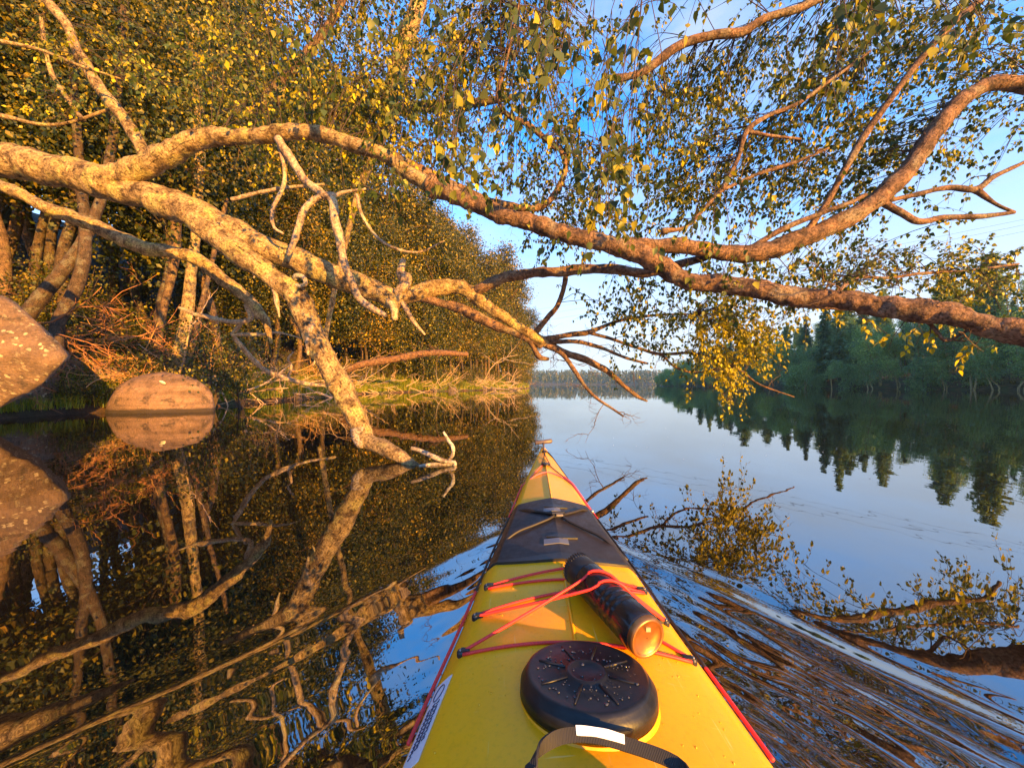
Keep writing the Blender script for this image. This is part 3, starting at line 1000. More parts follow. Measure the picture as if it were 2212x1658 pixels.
b0 = P(375, 815, 12.0)
rg = np.random.default_rng(3)
trunk_tree('old_birch', [[(362, 835, 12, 44), (385, 780, 12, 36), (402, 700, 12, 30), (412, 600, 12.1, 24), (425, 480, 12.3, 20), (430, 300, 12.6, 26), (420, 60, 13, 20)],
                         [(352, 830, 12, 24), (342, 740, 12.1, 20), (355, 660, 12.2, 16), (380, 520, 12.5, 22), (370, 250, 13, 16)],
                         [(385, 830, 12, 20), (415, 740, 12.1, 16), (440, 640, 12.3, 12), (490, 430, 12.8, 9)]], b0,
           'old birch with three pale stems rising right behind the boulder', M_birch, [P(430 + rg.normal(0, 170), rg.uniform(-120, 360), 12.0 + rg.normal(0, 1.0)) for _ in range(80)], 95, 0.12)
b1 = P(120, 690, 9.2)
trunk_tree('leaning_tree', [[(40, 705, 9.8, 34), (90, 640, 9.9, 32), (140, 580, 10.0, 28), (190, 500, 10.2, 24), (230, 380, 10.4, 20), (260, 150, 10.6, 16), (270, -100, 10.6, 22)],
                            [(120, 760, 9.8, 32), (128, 690, 9.9, 26), (165, 620, 10.0, 26), (185, 520, 10.1, 24), (170, 330, 10.4, 18), (150, 60, 10.6, 13)]], b1,
           'grey tree with two leaning trunks behind the jagged lichen rock', M_dark, [P(190 + rg.normal(0, 160), rg.uniform(-120, 330), 9.8 + rg.normal(0, .6)) for _ in range(60)], 90, 0.105)
b2 = P(800, 700, 8.5)
trunk_tree('white_birch', [[(690, 800, 11.5, 12), (720, 640, 11.0, 13), (770, 430, 10.2, 16), (825, 280, 9.1, 32), (850, 180, 8.7, 42), (875, 90, 8.6, 40), (905, 0, 8.5, 38), (930, -120, 8.5, 34)],
                           [(835, 240, 8.8, 26), (900, 232, 8.3, 26), (980, 226, 8.0, 24), (1060, 218, 7.8, 18), (1130, 205, 7.6, 10)],
                           [(560, 225, 9.0, 20), (610, 175, 9.0, 24), (660, 120, 9.0, 22), (720, 40, 8.9, 18), (760, -40, 8.9, 14)]], P(690, 800, 11.5),
           'bright white birch trunk rising through the leaves at the top', M_birch, [P(720 + rg.normal(0, 170), rg.uniform(-120, 290), 9.6 + rg.normal(0, .7)) for _ in range(75)], 85, 0.095)
# ------------------------------------------------------------------ the leaning birch over the water
BASE = np.array([-9.7, 5.3, lz(-9.7, 5.3) - 0.1])
birch = empty('leaning_birch', BASE, 'old birch leaning from the left bank with long crooked limbs spread over the water', 'tree')
HEAVY = []           # thick limbs that carry scabby bark
SK_PTS = []          # points of the skeleton that boughs may grow from


def limb(pts, name='branch', mat=None, sides=12, bmp=0.22, freq=7.0, first=None, step=0.03, grow=True, label=None, seed=0.0):
    q, r = traced(pts, step)
    if first is not None:
        f = spline(np.array(first + [[*q[0], r[0]]]), step)[:-1]
        q = np.vstack([f[:, :3], q]); r = np.concatenate([f[:, 3], r])
    # swellings along the limb and a collar where it leaves its parent
    r = r * (1 + np.array([0.16 * mnoise.noise(Vector(a * 3.3) + Vector((seed, 4, 0))) for a in q]))
    if name != 'trunk' and grow:
        run = np.concatenate([[0], np.cumsum(np.linalg.norm(np.diff(q, axis=0), axis=1))])
        r = r * (1 + 0.38 * np.exp(-run / (2.0 * r[0] + 0.01)))
    # crooked little irregularities
    amp = np.minimum(r * 0.35, 0.02)
    for i in range(len(q)):
        v = mnoise.noise_vector(Vector(q[i]) * 3.2 + Vector((seed, 0, 0)))
        q[i] = q[i] + np.array(v) * amp[i]
    mb = MB(); mb.tube(q, r, sides, bmp, freq, seed)
    o = mb.build(name, mat or M_birch, birch)
    if label: o['label'] = label
    if grow:
        for i in range(0, len(q), 4):
            SK_PTS.append((q[i], r[i]))
    if max(w for *_, w in pts) > 40:
        HEAVY.append((q, r))
    return q, r


limb([(-150, 325, 4.6, 92), (0, 345, 4.5, 80), (130, 370, 4.45, 78), (260, 405, 4.4, 74), (380, 440, 4.35, 66), (460, 475, 4.3, 62), (540, 520, 4.3, 62), (640, 560, 4.3, 60), (720, 595, 4.35, 58), (800, 625, 4.4, 54), (855, 648, 4.4, 48)],
     'trunk', M_birch, 16, 0.14, 6.0, first=[[-9.7, 5.3, BASE[2], 0.36], [-9.3, 5.25, 1.9, 0.32], [-8.2, 4.95, 3.15, 0.28]])
# log bent down into the water
limb([(330, 432, 4.3, 46), (400, 462, 4.25, 52), (450, 495, 4.2, 54), (520, 548, 4.15, 54), (590, 600, 4.1, 52), (635, 632, 4.1, 54), (658, 670, 4.08, 56), (675, 720, 4.05, 54), (705, 780, 4.0, 54), (740, 840, 3.95, 52), (768, 895, 3.9, 48), (785, 935, 3.85, 44), (800, 955, 3.8, 40), (840, 970, 3.7, 38), (870, 990, 3.6, 30), (905, 1015, 3.48, 22), (960, 1050, 3.3, 14)],
     mat=M_birch, sides=16, bmp=0.2, freq=8.0, seed=3, label='thick lichen crusted limb bending down into the water')
limb([(775, 925, 3.86, 40), (778, 945, 3.84, 36), (782, 962, 3.8, 24)], mat=M_bleach, grow=False)
limb([(640, 605, 4.05, 10), (637, 598, 4.03, 12), (645, 595, 4.0, 12), (657, 600, 3.98, 11), (660, 612, 3.98, 10), (650, 618, 4.0, 10), (640, 616, 4.02, 9)], mat=M_dead, sides=8, bmp=0.05, step=0.008, grow=False, label='curl of peeled bark on top of the bent limb')
for s in [[(590, 600, 4.1, 16), (597, 640, 4.05, 14), (604, 685, 4.02, 4)], [(672, 700, 4.0, 18), (668, 735, 3.97, 18), (666, 765, 3.95, 8)], [(690, 745, 3.98, 12), (684, 770, 3.95, 8), (676, 790, 3.93, 3)], [(560, 575, 4.1, 10), (548, 600, 4.08, 4)], [(870, 560, 4.3, 14), (868, 590, 4.3, 22), (878, 605, 4.3, 30), (868, 625, 4.3, 24), (855, 640, 4.35, 20)], [(840, 645, 4.35, 22), (850, 665, 4.3, 20), (853, 690, 4.28, 14)]]:
    limb(s, 'stub', M_dead, 8, 0.3, 14, grow=False, step=0.015)
# second limb rising and arching across the whole width
C = [(225, 392, 4.35, 56), (300, 365, 4.3, 54), (370, 330, 4.2, 52), (430, 300, 4.15, 44), (500, 295, 4.1, 38), (560, 292, 4.05, 36), (620, 283, 4.0, 36), (690, 290, 3.95, 34), (760, 312, 3.9, 34), (830, 335, 3.85, 34), (875, 368, 3.8, 36), (930, 402, 3.75, 38), (1000, 430, 3.7, 38), (1080, 462, 3.65, 40), (1170, 490, 3.6, 42), (1260, 517, 3.55, 44), (1340, 535, 3.5, 44), (1410, 560, 3.46, 46), (1450, 590, 3.42, 46), (1500, 610, 3.38, 44), (1570, 616, 3.3, 42), (1640, 628, 3.2, 46), (1720, 642, 3.1, 46), (1800, 645, 3.0, 46), (1890, 662, 2.88, 48), (1980, 672, 2.76, 52), (2060, 682, 2.66, 54), (2130, 702, 2.58, 56), (2230, 725, 2.48, 58), (2400, 760, 2.3, 60)]
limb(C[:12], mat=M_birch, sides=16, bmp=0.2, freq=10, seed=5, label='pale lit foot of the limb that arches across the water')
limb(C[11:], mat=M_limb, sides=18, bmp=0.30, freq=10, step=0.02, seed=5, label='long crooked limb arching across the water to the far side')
limb([(1345, 530, 3.5, 36), (1420, 527, 3.5, 36), (1500, 533, 3.5, 38), (1570, 548, 3.5, 42), (1640, 545, 3.5, 44), (1700, 528, 3.5, 42), (1770, 500, 3.5, 40), (1840, 468, 3.5, 42), (1900, 425, 3.5, 40), (1950, 375, 3.5, 40), (1985, 330, 3.5, 40), (2020, 285, 3.5, 38), (2060, 235, 3.5, 36), (2100, 200, 3.5, 34), (2150, 180, 3.5, 34), (2230, 183, 3.5, 34), (2350, 170, 3.5, 30)], mat=M_limb, seed=7, bmp=0.2, freq=9, label='limb rising steeply against the open sky')
# crossing branch that carries the trunk on over the water
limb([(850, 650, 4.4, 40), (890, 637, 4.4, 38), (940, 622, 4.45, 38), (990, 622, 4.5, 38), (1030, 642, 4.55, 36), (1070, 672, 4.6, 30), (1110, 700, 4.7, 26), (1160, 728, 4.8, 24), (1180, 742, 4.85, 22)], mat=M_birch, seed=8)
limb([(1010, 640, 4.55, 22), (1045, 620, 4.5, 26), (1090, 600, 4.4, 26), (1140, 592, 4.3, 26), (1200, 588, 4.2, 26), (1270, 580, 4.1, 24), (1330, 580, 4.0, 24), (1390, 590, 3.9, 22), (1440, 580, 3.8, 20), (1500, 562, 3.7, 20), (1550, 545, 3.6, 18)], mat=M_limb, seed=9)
limb([(895, 640, 4.42, 20), (925, 644, 4.43, 22), (960, 655, 4.45, 22), (1000, 668, 4.5, 28), (1040, 688, 4.6, 26), (1080, 705, 4.65, 22), (1120, 722, 4.75, 20), (1170, 745, 4.85, 22)], mat=M_limb, seed=10)
limb([(870, 652, 4.35, 12), (890, 690, 4.3, 11), (918, 722, 4.28, 6)], 'branch', M_dead, 8)
TW = [
    [(1165, 735, 4.85, 20), (1210, 755, 4.9, 17), (1260, 775, 4.95, 18), (1310, 800, 5.0, 15), (1350, 835, 5.05, 12), (1375, 855, 5.1, 9), (1398, 866, 5.1, 5)],
    [(1180, 742, 4.85, 14), (1215, 765, 4.75, 12), (1240, 800, 4.7, 12), (1265, 835, 4.65, 9), (1290, 860, 4.6, 8), (1320, 880, 4.55, 6), (1347, 899, 4.5, 5)],
    [(1175, 735, 4.85, 16), (1220, 725, 4.9, 14), (1270, 717, 4.95, 13), (1310, 702, 5.0, 10), (1350, 690, 5.0, 8), (1420, 680, 5.0, 6), (1500, 678, 5, 4)],
    [(1190, 738, 4.85, 12), (1250, 738, 4.9, 10), (1300, 752, 4.95, 9), (1350, 772, 5, 7), (1400, 785, 5.05, 5)],
    [(1150, 725, 4.8, 14), (1180, 690, 4.7, 13), (1205, 660, 4.6, 13), (1218, 620, 4.5, 12), (1222, 592, 4.4, 12)],
    [(1130, 715, 4.8, 14), (1150, 745, 4.8, 12), (1165, 770, 4.8, 14), (1185, 775, 4.8, 8)],
    [(1270, 717, 4.95, 9), (1330, 735, 4.95, 8), (1380, 752, 5, 8), (1430, 765, 5.05, 7), (1490, 762, 5.1, 7), (1540, 775, 5.1, 6), (1600, 800, 5.0, 6), (1640, 830, 4.9, 5), (1715, 857, 4.85, 3)],
    [(1430, 765, 5.05, 6), (1455, 790, 5.05, 6), (1490, 803, 5.05, 5), (1530, 802, 5.05, 3)],
]
for i, t in enumerate(TW):
    limb(t, mat=M_limb, sides=8, bmp=0.18, freq=14, seed=20 + i, step=0.04)
# lower branch, ending in a broken tip
limb([(-260, 330, 5.90, 30), (-140, 352, 5.90, 30), (-40, 385, 5.85, 28), (30, 412, 5.80, 28), (90, 445, 5.80, 30), (150, 466, 5.80, 34), (230, 500, 5.80, 34), (310, 535, 5.80, 34), (390, 548, 5.85, 32), (440, 570, 5.90, 32), (490, 610, 5.90, 30), (540, 650, 5.95, 28), (568, 685, 5.95, 22), (580, 715, 5.95, 14), (587, 742, 5.95, 5)], mat=M_birch, seed=12, bmp=0.2, label='lower bare limb ending in a splintered tip')
for t in [[(560, 685, 5.95, 14), (535, 660, 6.00, 14), (540, 690, 6.05, 12), (500, 695, 6.10, 12), (455, 685, 6.20, 12), (420, 678, 6.30, 10), (388, 664, 6.40, 7)],
          [(530, 690, 6.00, 8), (505, 720, 6.30, 10), (520, 745, 6.50, 12), (560, 790, 6.90, 12), (600, 812, 7.10, 12), (650, 826, 7.30, 11), (725, 835, 7.50, 6)],
          [(500, 722, 6.30, 9), (560, 722, 6.30, 8), (600, 718, 6.30, 5), (650, 730, 6.30, 3)],
          [(622, 815, 7.20, 7), (630, 790, 7.20, 6), (622, 775, 7.20, 5), (634, 760, 7.20, 4)]]:
    limb(t, mat=M_dead, sides=8, bmp=0.3, freq=14, step=0.03, grow=False)
# dead branches hanging in front
for t in [[(600, 300, 3.95, 20), (632, 350, 3.9, 20), (665, 395, 3.88, 20), (695, 418, 3.85, 22), (718, 432, 3.85, 24), (724, 470, 3.85, 24), (735, 530, 3.85, 22), (750, 590, 3.85, 20), (775, 640, 3.9, 18), (805, 665, 3.9, 16), (832, 680, 3.9, 12)],
          [(722, 422, 3.85, 18), (690, 425, 3.85, 16), (660, 450, 3.85, 16), (645, 490, 3.85, 16), (632, 530, 3.85, 15), (622, 550, 3.85, 10)],
          [(602, 305, 3.95, 14), (612, 350, 3.95, 11), (612, 400, 3.95, 10), (588, 455, 3.95, 9), (592, 490, 3.95, 8), (612, 505, 3.95, 6)],
          [(720, 425, 3.85, 12), (745, 415, 3.85, 9), (790, 408, 3.85, 6)],
          [(770, 420, 3.86, 8), (785, 470, 3.86, 8), (830, 525, 3.9, 7), (900, 545, 4, 5), (960, 520, 4.1, 3)],
          [(500, 430, 4.3, 10), (600, 408, 4.3, 9), (700, 398, 4.3, 6)]]:
    limb(t, mat=M_dead, sides=9, bmp=0.2, freq=14, step=0.02, grow=False)
# upright branches at the left
for t in [[(320, 345, 4.3, 26), (290, 290, 4.4, 28), (250, 235, 4.5, 28), (205, 175, 4.6, 26), (170, 110, 4.7, 24), (140, 50, 4.8, 22), (105, 5, 4.9, 22), (60, -60, 5, 20)],
          [(180, 260, 4.8, 8), (150, 220, 4.9, 10), (120, 175, 5, 10), (100, 120, 5.1, 9), (90, 40, 5.2, 8)],
          [(0, 90, 4.2, 9), (90, 110, 4.2, 8), (180, 145, 4.2, 7), (260, 170, 4.2, 4)], [(0, 250, 4.6, 9), (120, 270, 4.6, 8), (240, 235, 4.6, 6)],
          [(700, 250, 5.5, 30), (640, 200, 5.5, 34), (590, 215, 5.5, 30), (540, 245, 5.5, 20)]]:
    limb(t, mat=M_birch, sides=10, bmp=0.15, seed=33, step=0.05)
# branches of the canopy
CAN = [
    [(1330, 170, 3.4, 16), (1390, 155, 3.4, 18), (1440, 118, 3.4, 22), (1490, 88, 3.4, 22), (1550, 75, 3.4, 20), (1600, 70, 3.4, 20), (1650, 42, 3.4, 20), (1720, 18, 3.4, 18), (1800, -20, 3.4, 16), (1900, -90, 3.4, 14)],
    [(1740, 505, 3.5, 14), (1790, 430, 3.45, 15), (1840, 340, 3.4, 16), (1890, 260, 3.35, 16), (1940, 190, 3.3, 15), (1985, 130, 3.3, 16), (2050, 60, 3.2, 16), (2130, -10, 3.2, 14), (2200, -70, 3.2, 12)],
    [(1560, 410, 3.5, 9), (1595, 340, 3.5, 12), (1612, 285, 3.5, 14), (1660, 250, 3.5, 12), (1720, 225, 3.5, 10), (1800, 170, 3.5, 8), (1880, 110, 3.5, 5)],
    [(1560, 410, 3.5, 8), (1640, 375, 3.5, 9), (1720, 350, 3.5, 8), (1790, 320, 3.5, 5)],
    [(1615, 285, 3.5, 9), (1665, 293, 3.5, 8), (1730, 300, 3.5, 5)],
    [(1430, 500, 3.5, 13), (1480, 490, 3.5, 9), (1530, 440, 3.5, 9), (1560, 410, 3.5, 9)],
    [(1610, 545, 3.5, 14), (1680, 500, 3.45, 15), (1750, 470, 3.4, 14), (1830, 440, 3.35, 12), (1870, 420, 3.35, 8)],
    [(1900, 430, 3.5, 16), (1940, 455, 3.5, 16), (1985, 480, 3.5, 16), (2040, 470, 3.5, 14), (2110, 468, 3.5, 12), (2190, 458, 3.5, 9)],
    [(1920, 435, 3.5, 10), (1980, 420, 3.5, 12), (2050, 405, 3.5, 13), (2110, 408, 3.5, 14), (2150, 380, 3.5, 12), (2212, 350, 3.5, 9)],
    [(2110, 408, 3.5, 14), (2150, 440, 3.5, 8), (2190, 458, 3.5, 7)],
    [(840, 335, 3.85, 22), (900, 360, 3.95, 22), (980, 400, 4.05, 22), (1060, 435, 4.1, 22), (1130, 450, 4.1, 20), (1180, 440, 4.1, 18), (1210, 400, 4.1, 16), (1222, 350, 4.1, 13), (1200, 310, 4.1, 9)],
    [(1200, 320, 4.1, 10), (1140, 270, 4.0, 14), (1095, 250, 3.9, 12), (1075, 210, 3.8, 9), (1090, 150, 3.7, 7), (1110, 60, 3.6, 5), (1130, -40, 3.5, 4)],
    [(1640, 628, 3.22, 22), (1720, 625, 3.3, 14), (1780, 632, 3.4, 9)],
    [(1960, 668, 2.8, 12), (2010, 700, 2.75, 9), (2040, 735, 2.7, 8), (2070, 725, 2.7, 6), (2110, 700, 2.7, 5)],
    [(1640, 630, 3.25, 20), (1740, 655, 3.45, 22), (1850, 665, 3.6, 20), (1950, 672, 3.7, 18), (2040, 682, 3.75, 15), (2120, 690, 3.8, 12), (2160, 720, 3.8, 8)],
    [(1800, 640, 3.1, 10), (1850, 600, 3.8, 8), (1920, 600, 4.1, 7), (1990, 590, 4.3, 7), (2080, 585, 4.5, 6), (2200, 570, 4.6, 5)],
]
for i, t in enumerate(CAN):
    limb(t, mat=M_limb, sides=9, bmp=0.16, freq=12, seed=40 + i, step=0.04)
# overhead limb just above the frame
q = spline(np.array([[-2.9, 4.2, 5.6, .05], [-1.5, 3.1, 4.6, .045], [-.5, 2.1, 3.25, .04], [.4, 1.65, 2.75, .032], [1.4, 1.75, 2.85, .026], [2.6, 2.2, 3.3, .018]]), 0.06)
mb = MB(); mb.tube(q[:, :3], q[:, 3], 9, 0.15, 10); mb.build('branch', M_limb, birch)
OVER = [(q[i, :3], q[i, 3]) for i in range(0, len(q), 3)]

# scabs of bark and lichen standing off the limbs
SCAB = []
rgs = np.random.default_rng(18)
fk = MB(); OCT = np.array([[1, 0, 0], [-1, 0, 0], [0, 1, 0], [0, -1, 0], [0, 0, 1], [0, 0, -1.]]); OCF = [(0, 2, 4), (2, 1, 4), (1, 3, 4), (3, 0, 4), (2, 0, 5), (1, 2, 5), (3, 1, 5), (0, 3, 5)]
for q, r in HEAVY:
    for i in range(0, len(q) - 2):
        for _ in range(2):
            T = unit(q[i + 1] - q[i]); a = rgs.normal(0, 1, 3); a -= T * np.dot(a, T); a = unit(a)
            if mnoise.noise(Vector(q[i] * 2.5) + Vector(a)) < 0.02: continue
            c_ = q[i] + a * r[i] * 0.97; sz = rgs.uniform(0.004, 0.012)
            B_ = np.cross(T, a)
            M3 = np.stack([T * sz * rgs.uniform(.8, 2.0), B_ * sz * rgs.uniform(.7, 1.3), a * sz * 0.55], 0)
            fk.add((OCT + rgs.normal(0, .18, OCT.shape)) @ M3 + c_, OCF)
setp(fk.build('bark_scabs', M_limb, birch, smooth=False), kind='stuff')

# crooked bare twigs on the limbs
def twiglet(p0, d0, L, r, depth):
    d = unit(np.asarray(d0, float)); pts = [p0]
    for i in range(5):
        d = unit(d + rgs.normal(0, 0.38, 3)); pts.append(pts[-1] + d * L / 5)
    bt.tube(np.array(pts), np.linspace(r, r * 0.35, 6), 4, cap=False)
    if depth:
        for k in range(3):
            i = int(rgs.integers(1, 5)); twiglet(pts[i], d + rgs.normal(0, 0.8, 3), L * rgs.uniform(.35, .65), r * .6, depth - 1)


bt = MB()
for p, r in SK_PTS:
    px_ = 1106 + F * p[0] / p[1]; py_ = 829 - F * (p[2] - H) / p[1]
    pr = 0.34 if 1050 < px_ < 1700 and py_ > 640 else 0.16 if px_ < 1100 else 0.10
    if rgs.random() < pr:
        twiglet(p, rgs.normal(0, 0.8, 3) + np.array([0.3, 0, 0.1]), rgs.uniform(0.2, 0.6), rgs.uniform(0.003, 0.006), 2)
setp(bt.build('bare_twigs', M_brown, birch), kind='stuff')

# ---- boughs, twigs and leaves
rg = np.random.default_rng(17)
SKP = np.array([p for p, r in SK_PTS]); OVP = np.array([p for p, r in OVER])
tw = MB()
Lp, Ld, Ln, Ls, Ly = [], [], [], [], []
YEL = 0


def spray(p0, d0, L, nl, leaf, weep=0.5):
    d = unit(np.asarray(d0, float)); pts = [p0]
    m = 6
    for i in range(m):
        d = unit(d + rg.normal(0, 0.16, 3) + np.array([0, 0, -weep * 0.32]))
        pts.append(pts[-1] + d * L / m)
    pts = np.array(pts)
    tw.tube(pts, np.linspace(0.0022, 0.0010, len(pts)), 3, cap=False)
    t = np.sort(rg.uniform(0.12, 1.0, nl)) * (m)
    for tt in t:
        i = min(int(tt), m - 1); f = tt - i
        q = pts[i] * (1 - f) + pts[i + 1] * f
        td = unit(pts[i + 1] - pts[i])
        out = rg.normal(0, 1, 3); out -= td * np.dot(out, td); out = unit(out)
        ld = unit(0.45 * td + 0.6 * out + np.array([0, 0, -0.75]))
        s = leaf * rg.uniform(0.65, 1.2)
        Lp.append(q + out * 0.012); Ld.append(ld); Ln.append(rg.normal(0, 1, 3)); Ls.append(s); Ly.append(YEL)


def bough(target, pool, nsp, L, nl, leaf, weep, maxlen=1.6):
    up = pool - target[None]
    dist = np.linalg.norm(up, axis=1) + np.where(up[:, 2] < -0.05, 0.35, 0) + rg.uniform(0, 0.15, len(pool))
    k = int(np.argmin(dist)); a = pool[k]
    D = target - a
    if np.linalg.norm(D) > maxlen:
        a = target - unit(D) * maxlen * 0.6
        D = target - a
    mid = a + D * 0.5 + np.array([0, 0, 0.12]) * np.linalg.norm(D) + rg.normal(0, 0.04, 3)
    q = spline(np.array([a, mid, target, target + unit(D) * L * 0.5 + np.array([0, 0, -L * 0.25 * weep])]), 0.09)
    tw.tube(q, np.linspace(0.0024 if maxlen < 1 else 0.0045, 0.0015, len(q)), 4, cap=False)
    for i in range(nsp):
        f = rg.uniform(0.35, 1.0)
        p = q[int(f * (len(q) - 1))]
        spray(p, unit(D) * 0.5 + rg.normal(0, 0.6, 3), L * rg.uniform(0.6, 1.2), nl, leaf, weep)


# regions of the crown: centre px, py, spread px, depth range, boughs
REG = [  # cx, cy, sx, sy, d0, d1, n, weep
    (1130, 90, 190, 100, 2.8, 4.4, 40, .5), (1040, 260, 170, 90, 2.8, 4.2, 30, .6), (1260, 340, 170, 110, 2.9, 4.2, 46, .6),
    (1470, 300, 140, 110, 2.9, 4.1, 40, .5), (1500, 430, 150, 70, 2.9, 4.1, 30, .5), (1640, 330, 130, 130, 3.0, 4.2, 34, .4),
    (1800, 220, 130, 130, 2.8, 4.0, 42, .4), (1880, 90, 120, 80, 2.6, 3.8, 26, .4), (2060, 110, 130, 90, 2.5, 3.8, 34, .4),
    (1880, 350, 110, 90, 3.0, 4.0, 22, .4), (1780, 430, 110, 60, 3.1, 4.2, 18, .4), (2090, 330, 90, 70, 3, 4, 9, .5),
    (1830, 580, 150, 45, 3.4, 4.8, 26, .4), (2090, 590, 110, 50, 4.2, 5.2, 36, .4), (1640, 590, 110, 35, 3.3, 4.4, 16, .5),
    (1370, 640, 70, 70, 4.2, 5.2, 22, .8), (1490, 690, 80, 50, 4.6, 5.3, 18, .7), (1590, 700, 85, 62, 4.4, 5.5, 68, .8), (1570, 790, 40, 40, 4.7, 5.2, 15, .9),
    (1280, 470, 110, 40, 3.2, 4.0, 14, .7), (740, 190, 170, 130, 3.8, 6.0, 95, .6), (480, 130, 230, 130, 3.8, 6.0, 60, .5), (920, 150, 110, 130, 3.8, 6.0, 75, .6), (850, 260, 120, 90, 4.3, 6.5, 70, .6), (700, -150, 350, 120, 3.2, 5.0, 60, .5), (1150, -120, 250, 90, 3.2, 4.6, 30, .5), (830, 330, 90, 60, 3.0, 4.0, 10, .7),
    (1540, 60, 40, 40, 3, 3.8, 3, .4), (1450, 200, 120, 40, 3.1, 4.0, 12, .4), (150, 150, 160, 120, 4.4, 5.4, 16, .5),
]
for cx, cy, sx, sy, d0, d1, n, weep in REG:
    for i in range(int(n * (1.4 if cx > 960 and cy < 560 else 1.1))):
        yp = 0.85 if (cx, cy) in ((1590, 700), (1570, 790)) else 0.5 if (cx, cy) == (2090, 590) else 0.30 if cx < 960 else 0.06
        YEL = int(rg.random() < (yp if yp > 0.06 else 0.03))
        t = P(cx + rg.normal(0, sx * 0.62), cy + rg.normal(0, sy * 0.62), rg.uniform(max(d0, 3.75), max(d1, 4.9)) if cy < 560 else rg.uniform(d0, d1))
        bough(t, SKP, 4, rg.uniform(0.28, 0.5), int(rg.integers(9, 15)), 0.049 if cx > 960 else 0.055, weep)
# near hanging twigs from the overhead limb
YEL = 0
NEAR = [(880, 120, 90, 110, 1.7, 2.3, 6), (960, 250, 80, 90, 1.6, 2.1, 6), (1180, 140, 130, 120, 1.5, 2.2, 16), (1300, 300, 100, 110, 1.7, 2.3, 9), (1010, 380, 90, 50, 1.9, 2.4, 4),
        (1420, 80, 70, 60, 1.6, 2.2, 5), (1880, 40, 90, 40, 1.7, 2.3, 6), (2080, 30, 90, 40, 1.7, 2.3, 5), (1300, 450, 90, 40, 2.0, 2.5, 4), (700, 60, 120, 60, 2.2, 2.8, 5), (1560, 470, 80, 50, 2.2, 2.8, 5)]
for cx, cy, sx, sy, d0, d1, n in NEAR:
    for i in range(n):
        t = P(cx + rg.normal(0, sx * 0.6), cy + rg.normal(0, sy * 0.6), rg.uniform(d0, d1))
        bough(t, OVP, 3, rg.uniform(0.25, 0.42), int(rg.integers(6, 10)), 0.052, 0.9, 0.75)
# low yellow sprig under the big limb, and twigs beside the kayak that only the water shows
YEL = 1
for cx, cy, d in [(1930, 725, 3.0), (1990, 722, 2.9), (2110, 740, 2.8), (1900, 708, 3.3), (2060, 690, 3.7), (1980, 690, 3.7), (1850, 670, 3.5), (2130, 690, 3.7), (1900, 650, 3.7), (2000, 650, 3.8), (2080, 650, 3.8), (2170, 700, 3.6)]:
    bough(P(cx, cy, d), SKP, 2, 0.2, 8, 0.05, .8)
Lp, Ld, Ln, Ls, Ly = np.array(Lp), np.array(Ld), np.array(Ln), np.array(Ls), np.array(Ly)
print('birch leaves', len(Lp), 'twig verts', tw.n)
setp(tw.build('twigs', M_twig, birch), kind='stuff')
# the 300 leaves that show largest are parts of their own
px = 1106 + F * Lp[:, 0] / Lp[:, 1]; py = 829 - F * (Lp[:, 2] - H) / Lp[:, 1]
inside = (px > 20) & (px < 2190) & (py > 10) & (py < 1000)
score = np.where(inside, Ls / Lp[:, 1], 0)
big = np.argsort(-score)[:300]
rest = np.ones(len(Lp), bool); rest[big] = False
for yv, mt, lb in ((0, M_leaf, None), (1, M_yleaf, 'yellow leaves with sunlight in their colour')):
    k = rest & (Ly == yv)
    fo = link('foliage', leaves_mesh('foliage', Lp[k] - BASE, Ld[k], Ln[k], Ls[k], mt, True), birch)
    setp(fo, lb, kind='stuff')


def leaf_mesh(name, w, fold, curl, seed):
    rng = random.Random(seed)
    ts = [0, 0.10, 0.26, 0.44, 0.62, 0.80, 1.0]
    ws = [0.0, 0.30, 0.44, 0.36, 0.24, 0.10, 0.0]
    V, Fs = [], []
    for t in ts:
        V.append((0, t, -curl * t * t))
    for s in (-1, 1):
        for t, ww in list(zip(ts, ws))[1:-1]:
            V.append((s * ww * w * (1 + rng.uniform(-.06, .06)), t - 0.02, fold * ww - curl * t * t))
    n = len(ts)
    for si, s in enumerate((-1, 1)):
        o = n + si * 5
        for k in range(n - 1):
            a, b = k, k + 1
            if k == 0: f = (a, b, o)
            elif k == n - 2: f = (a, b, o + k - 1)
            else: f = (a, b, o + k, o + k - 1)
            Fs.append(f if s > 0 else f[::-1])
    mb = MB(); mb.add(V, Fs)
    mb.tube(np.array([[0, 0, 0], [0.01, -0.15, 0.02], [0.03, -0.3, 0.06]]), [0.012, 0.010, 0.010], 3, cap=False)
    return mb.mesh(name, M_leafbig)


M_leafbig = leaf_mat('birch_leaf_near', [(0.0, (0.04, 0.05, 0.015)), (1.0, (0.05, 0.055, 0.016))], 0.38)
nt = M_leafbig.node_tree
oi = [x for x in nt.nodes if x.type == 'OBJECT_INFO'][0]
c = ramp(nt, oi.outputs['Random'], [(0.0, (0.03, 0.05, 0.014)), (0.45, (0.07, 0.10, 0.02)), (0.75, (0.15, 0.16, 0.02)), (0.9, (0.34, 0.31, 0.02)), (1.0, (0.46, 0.38, 0.02))])
nt.links.new(c, nt.nodes['Principled BSDF'].inputs['Base Color'])
nt.links.new(c, [x for x in nt.nodes if x.type == 'BSDF_TRANSLUCENT'][0].inputs['Color'])
LM = [leaf_mesh('birch_leaf', 0.95, 0.10, 0.10, 1), leaf_mesh('birch_leaf', 0.85, 0.2, 0.18, 2), leaf_mesh('birch_leaf', 1.05, 0.04, 0.05, 3)]
LX, LY, LZ = leaf_frames(Lp[big], Ld[big], Ln[big])
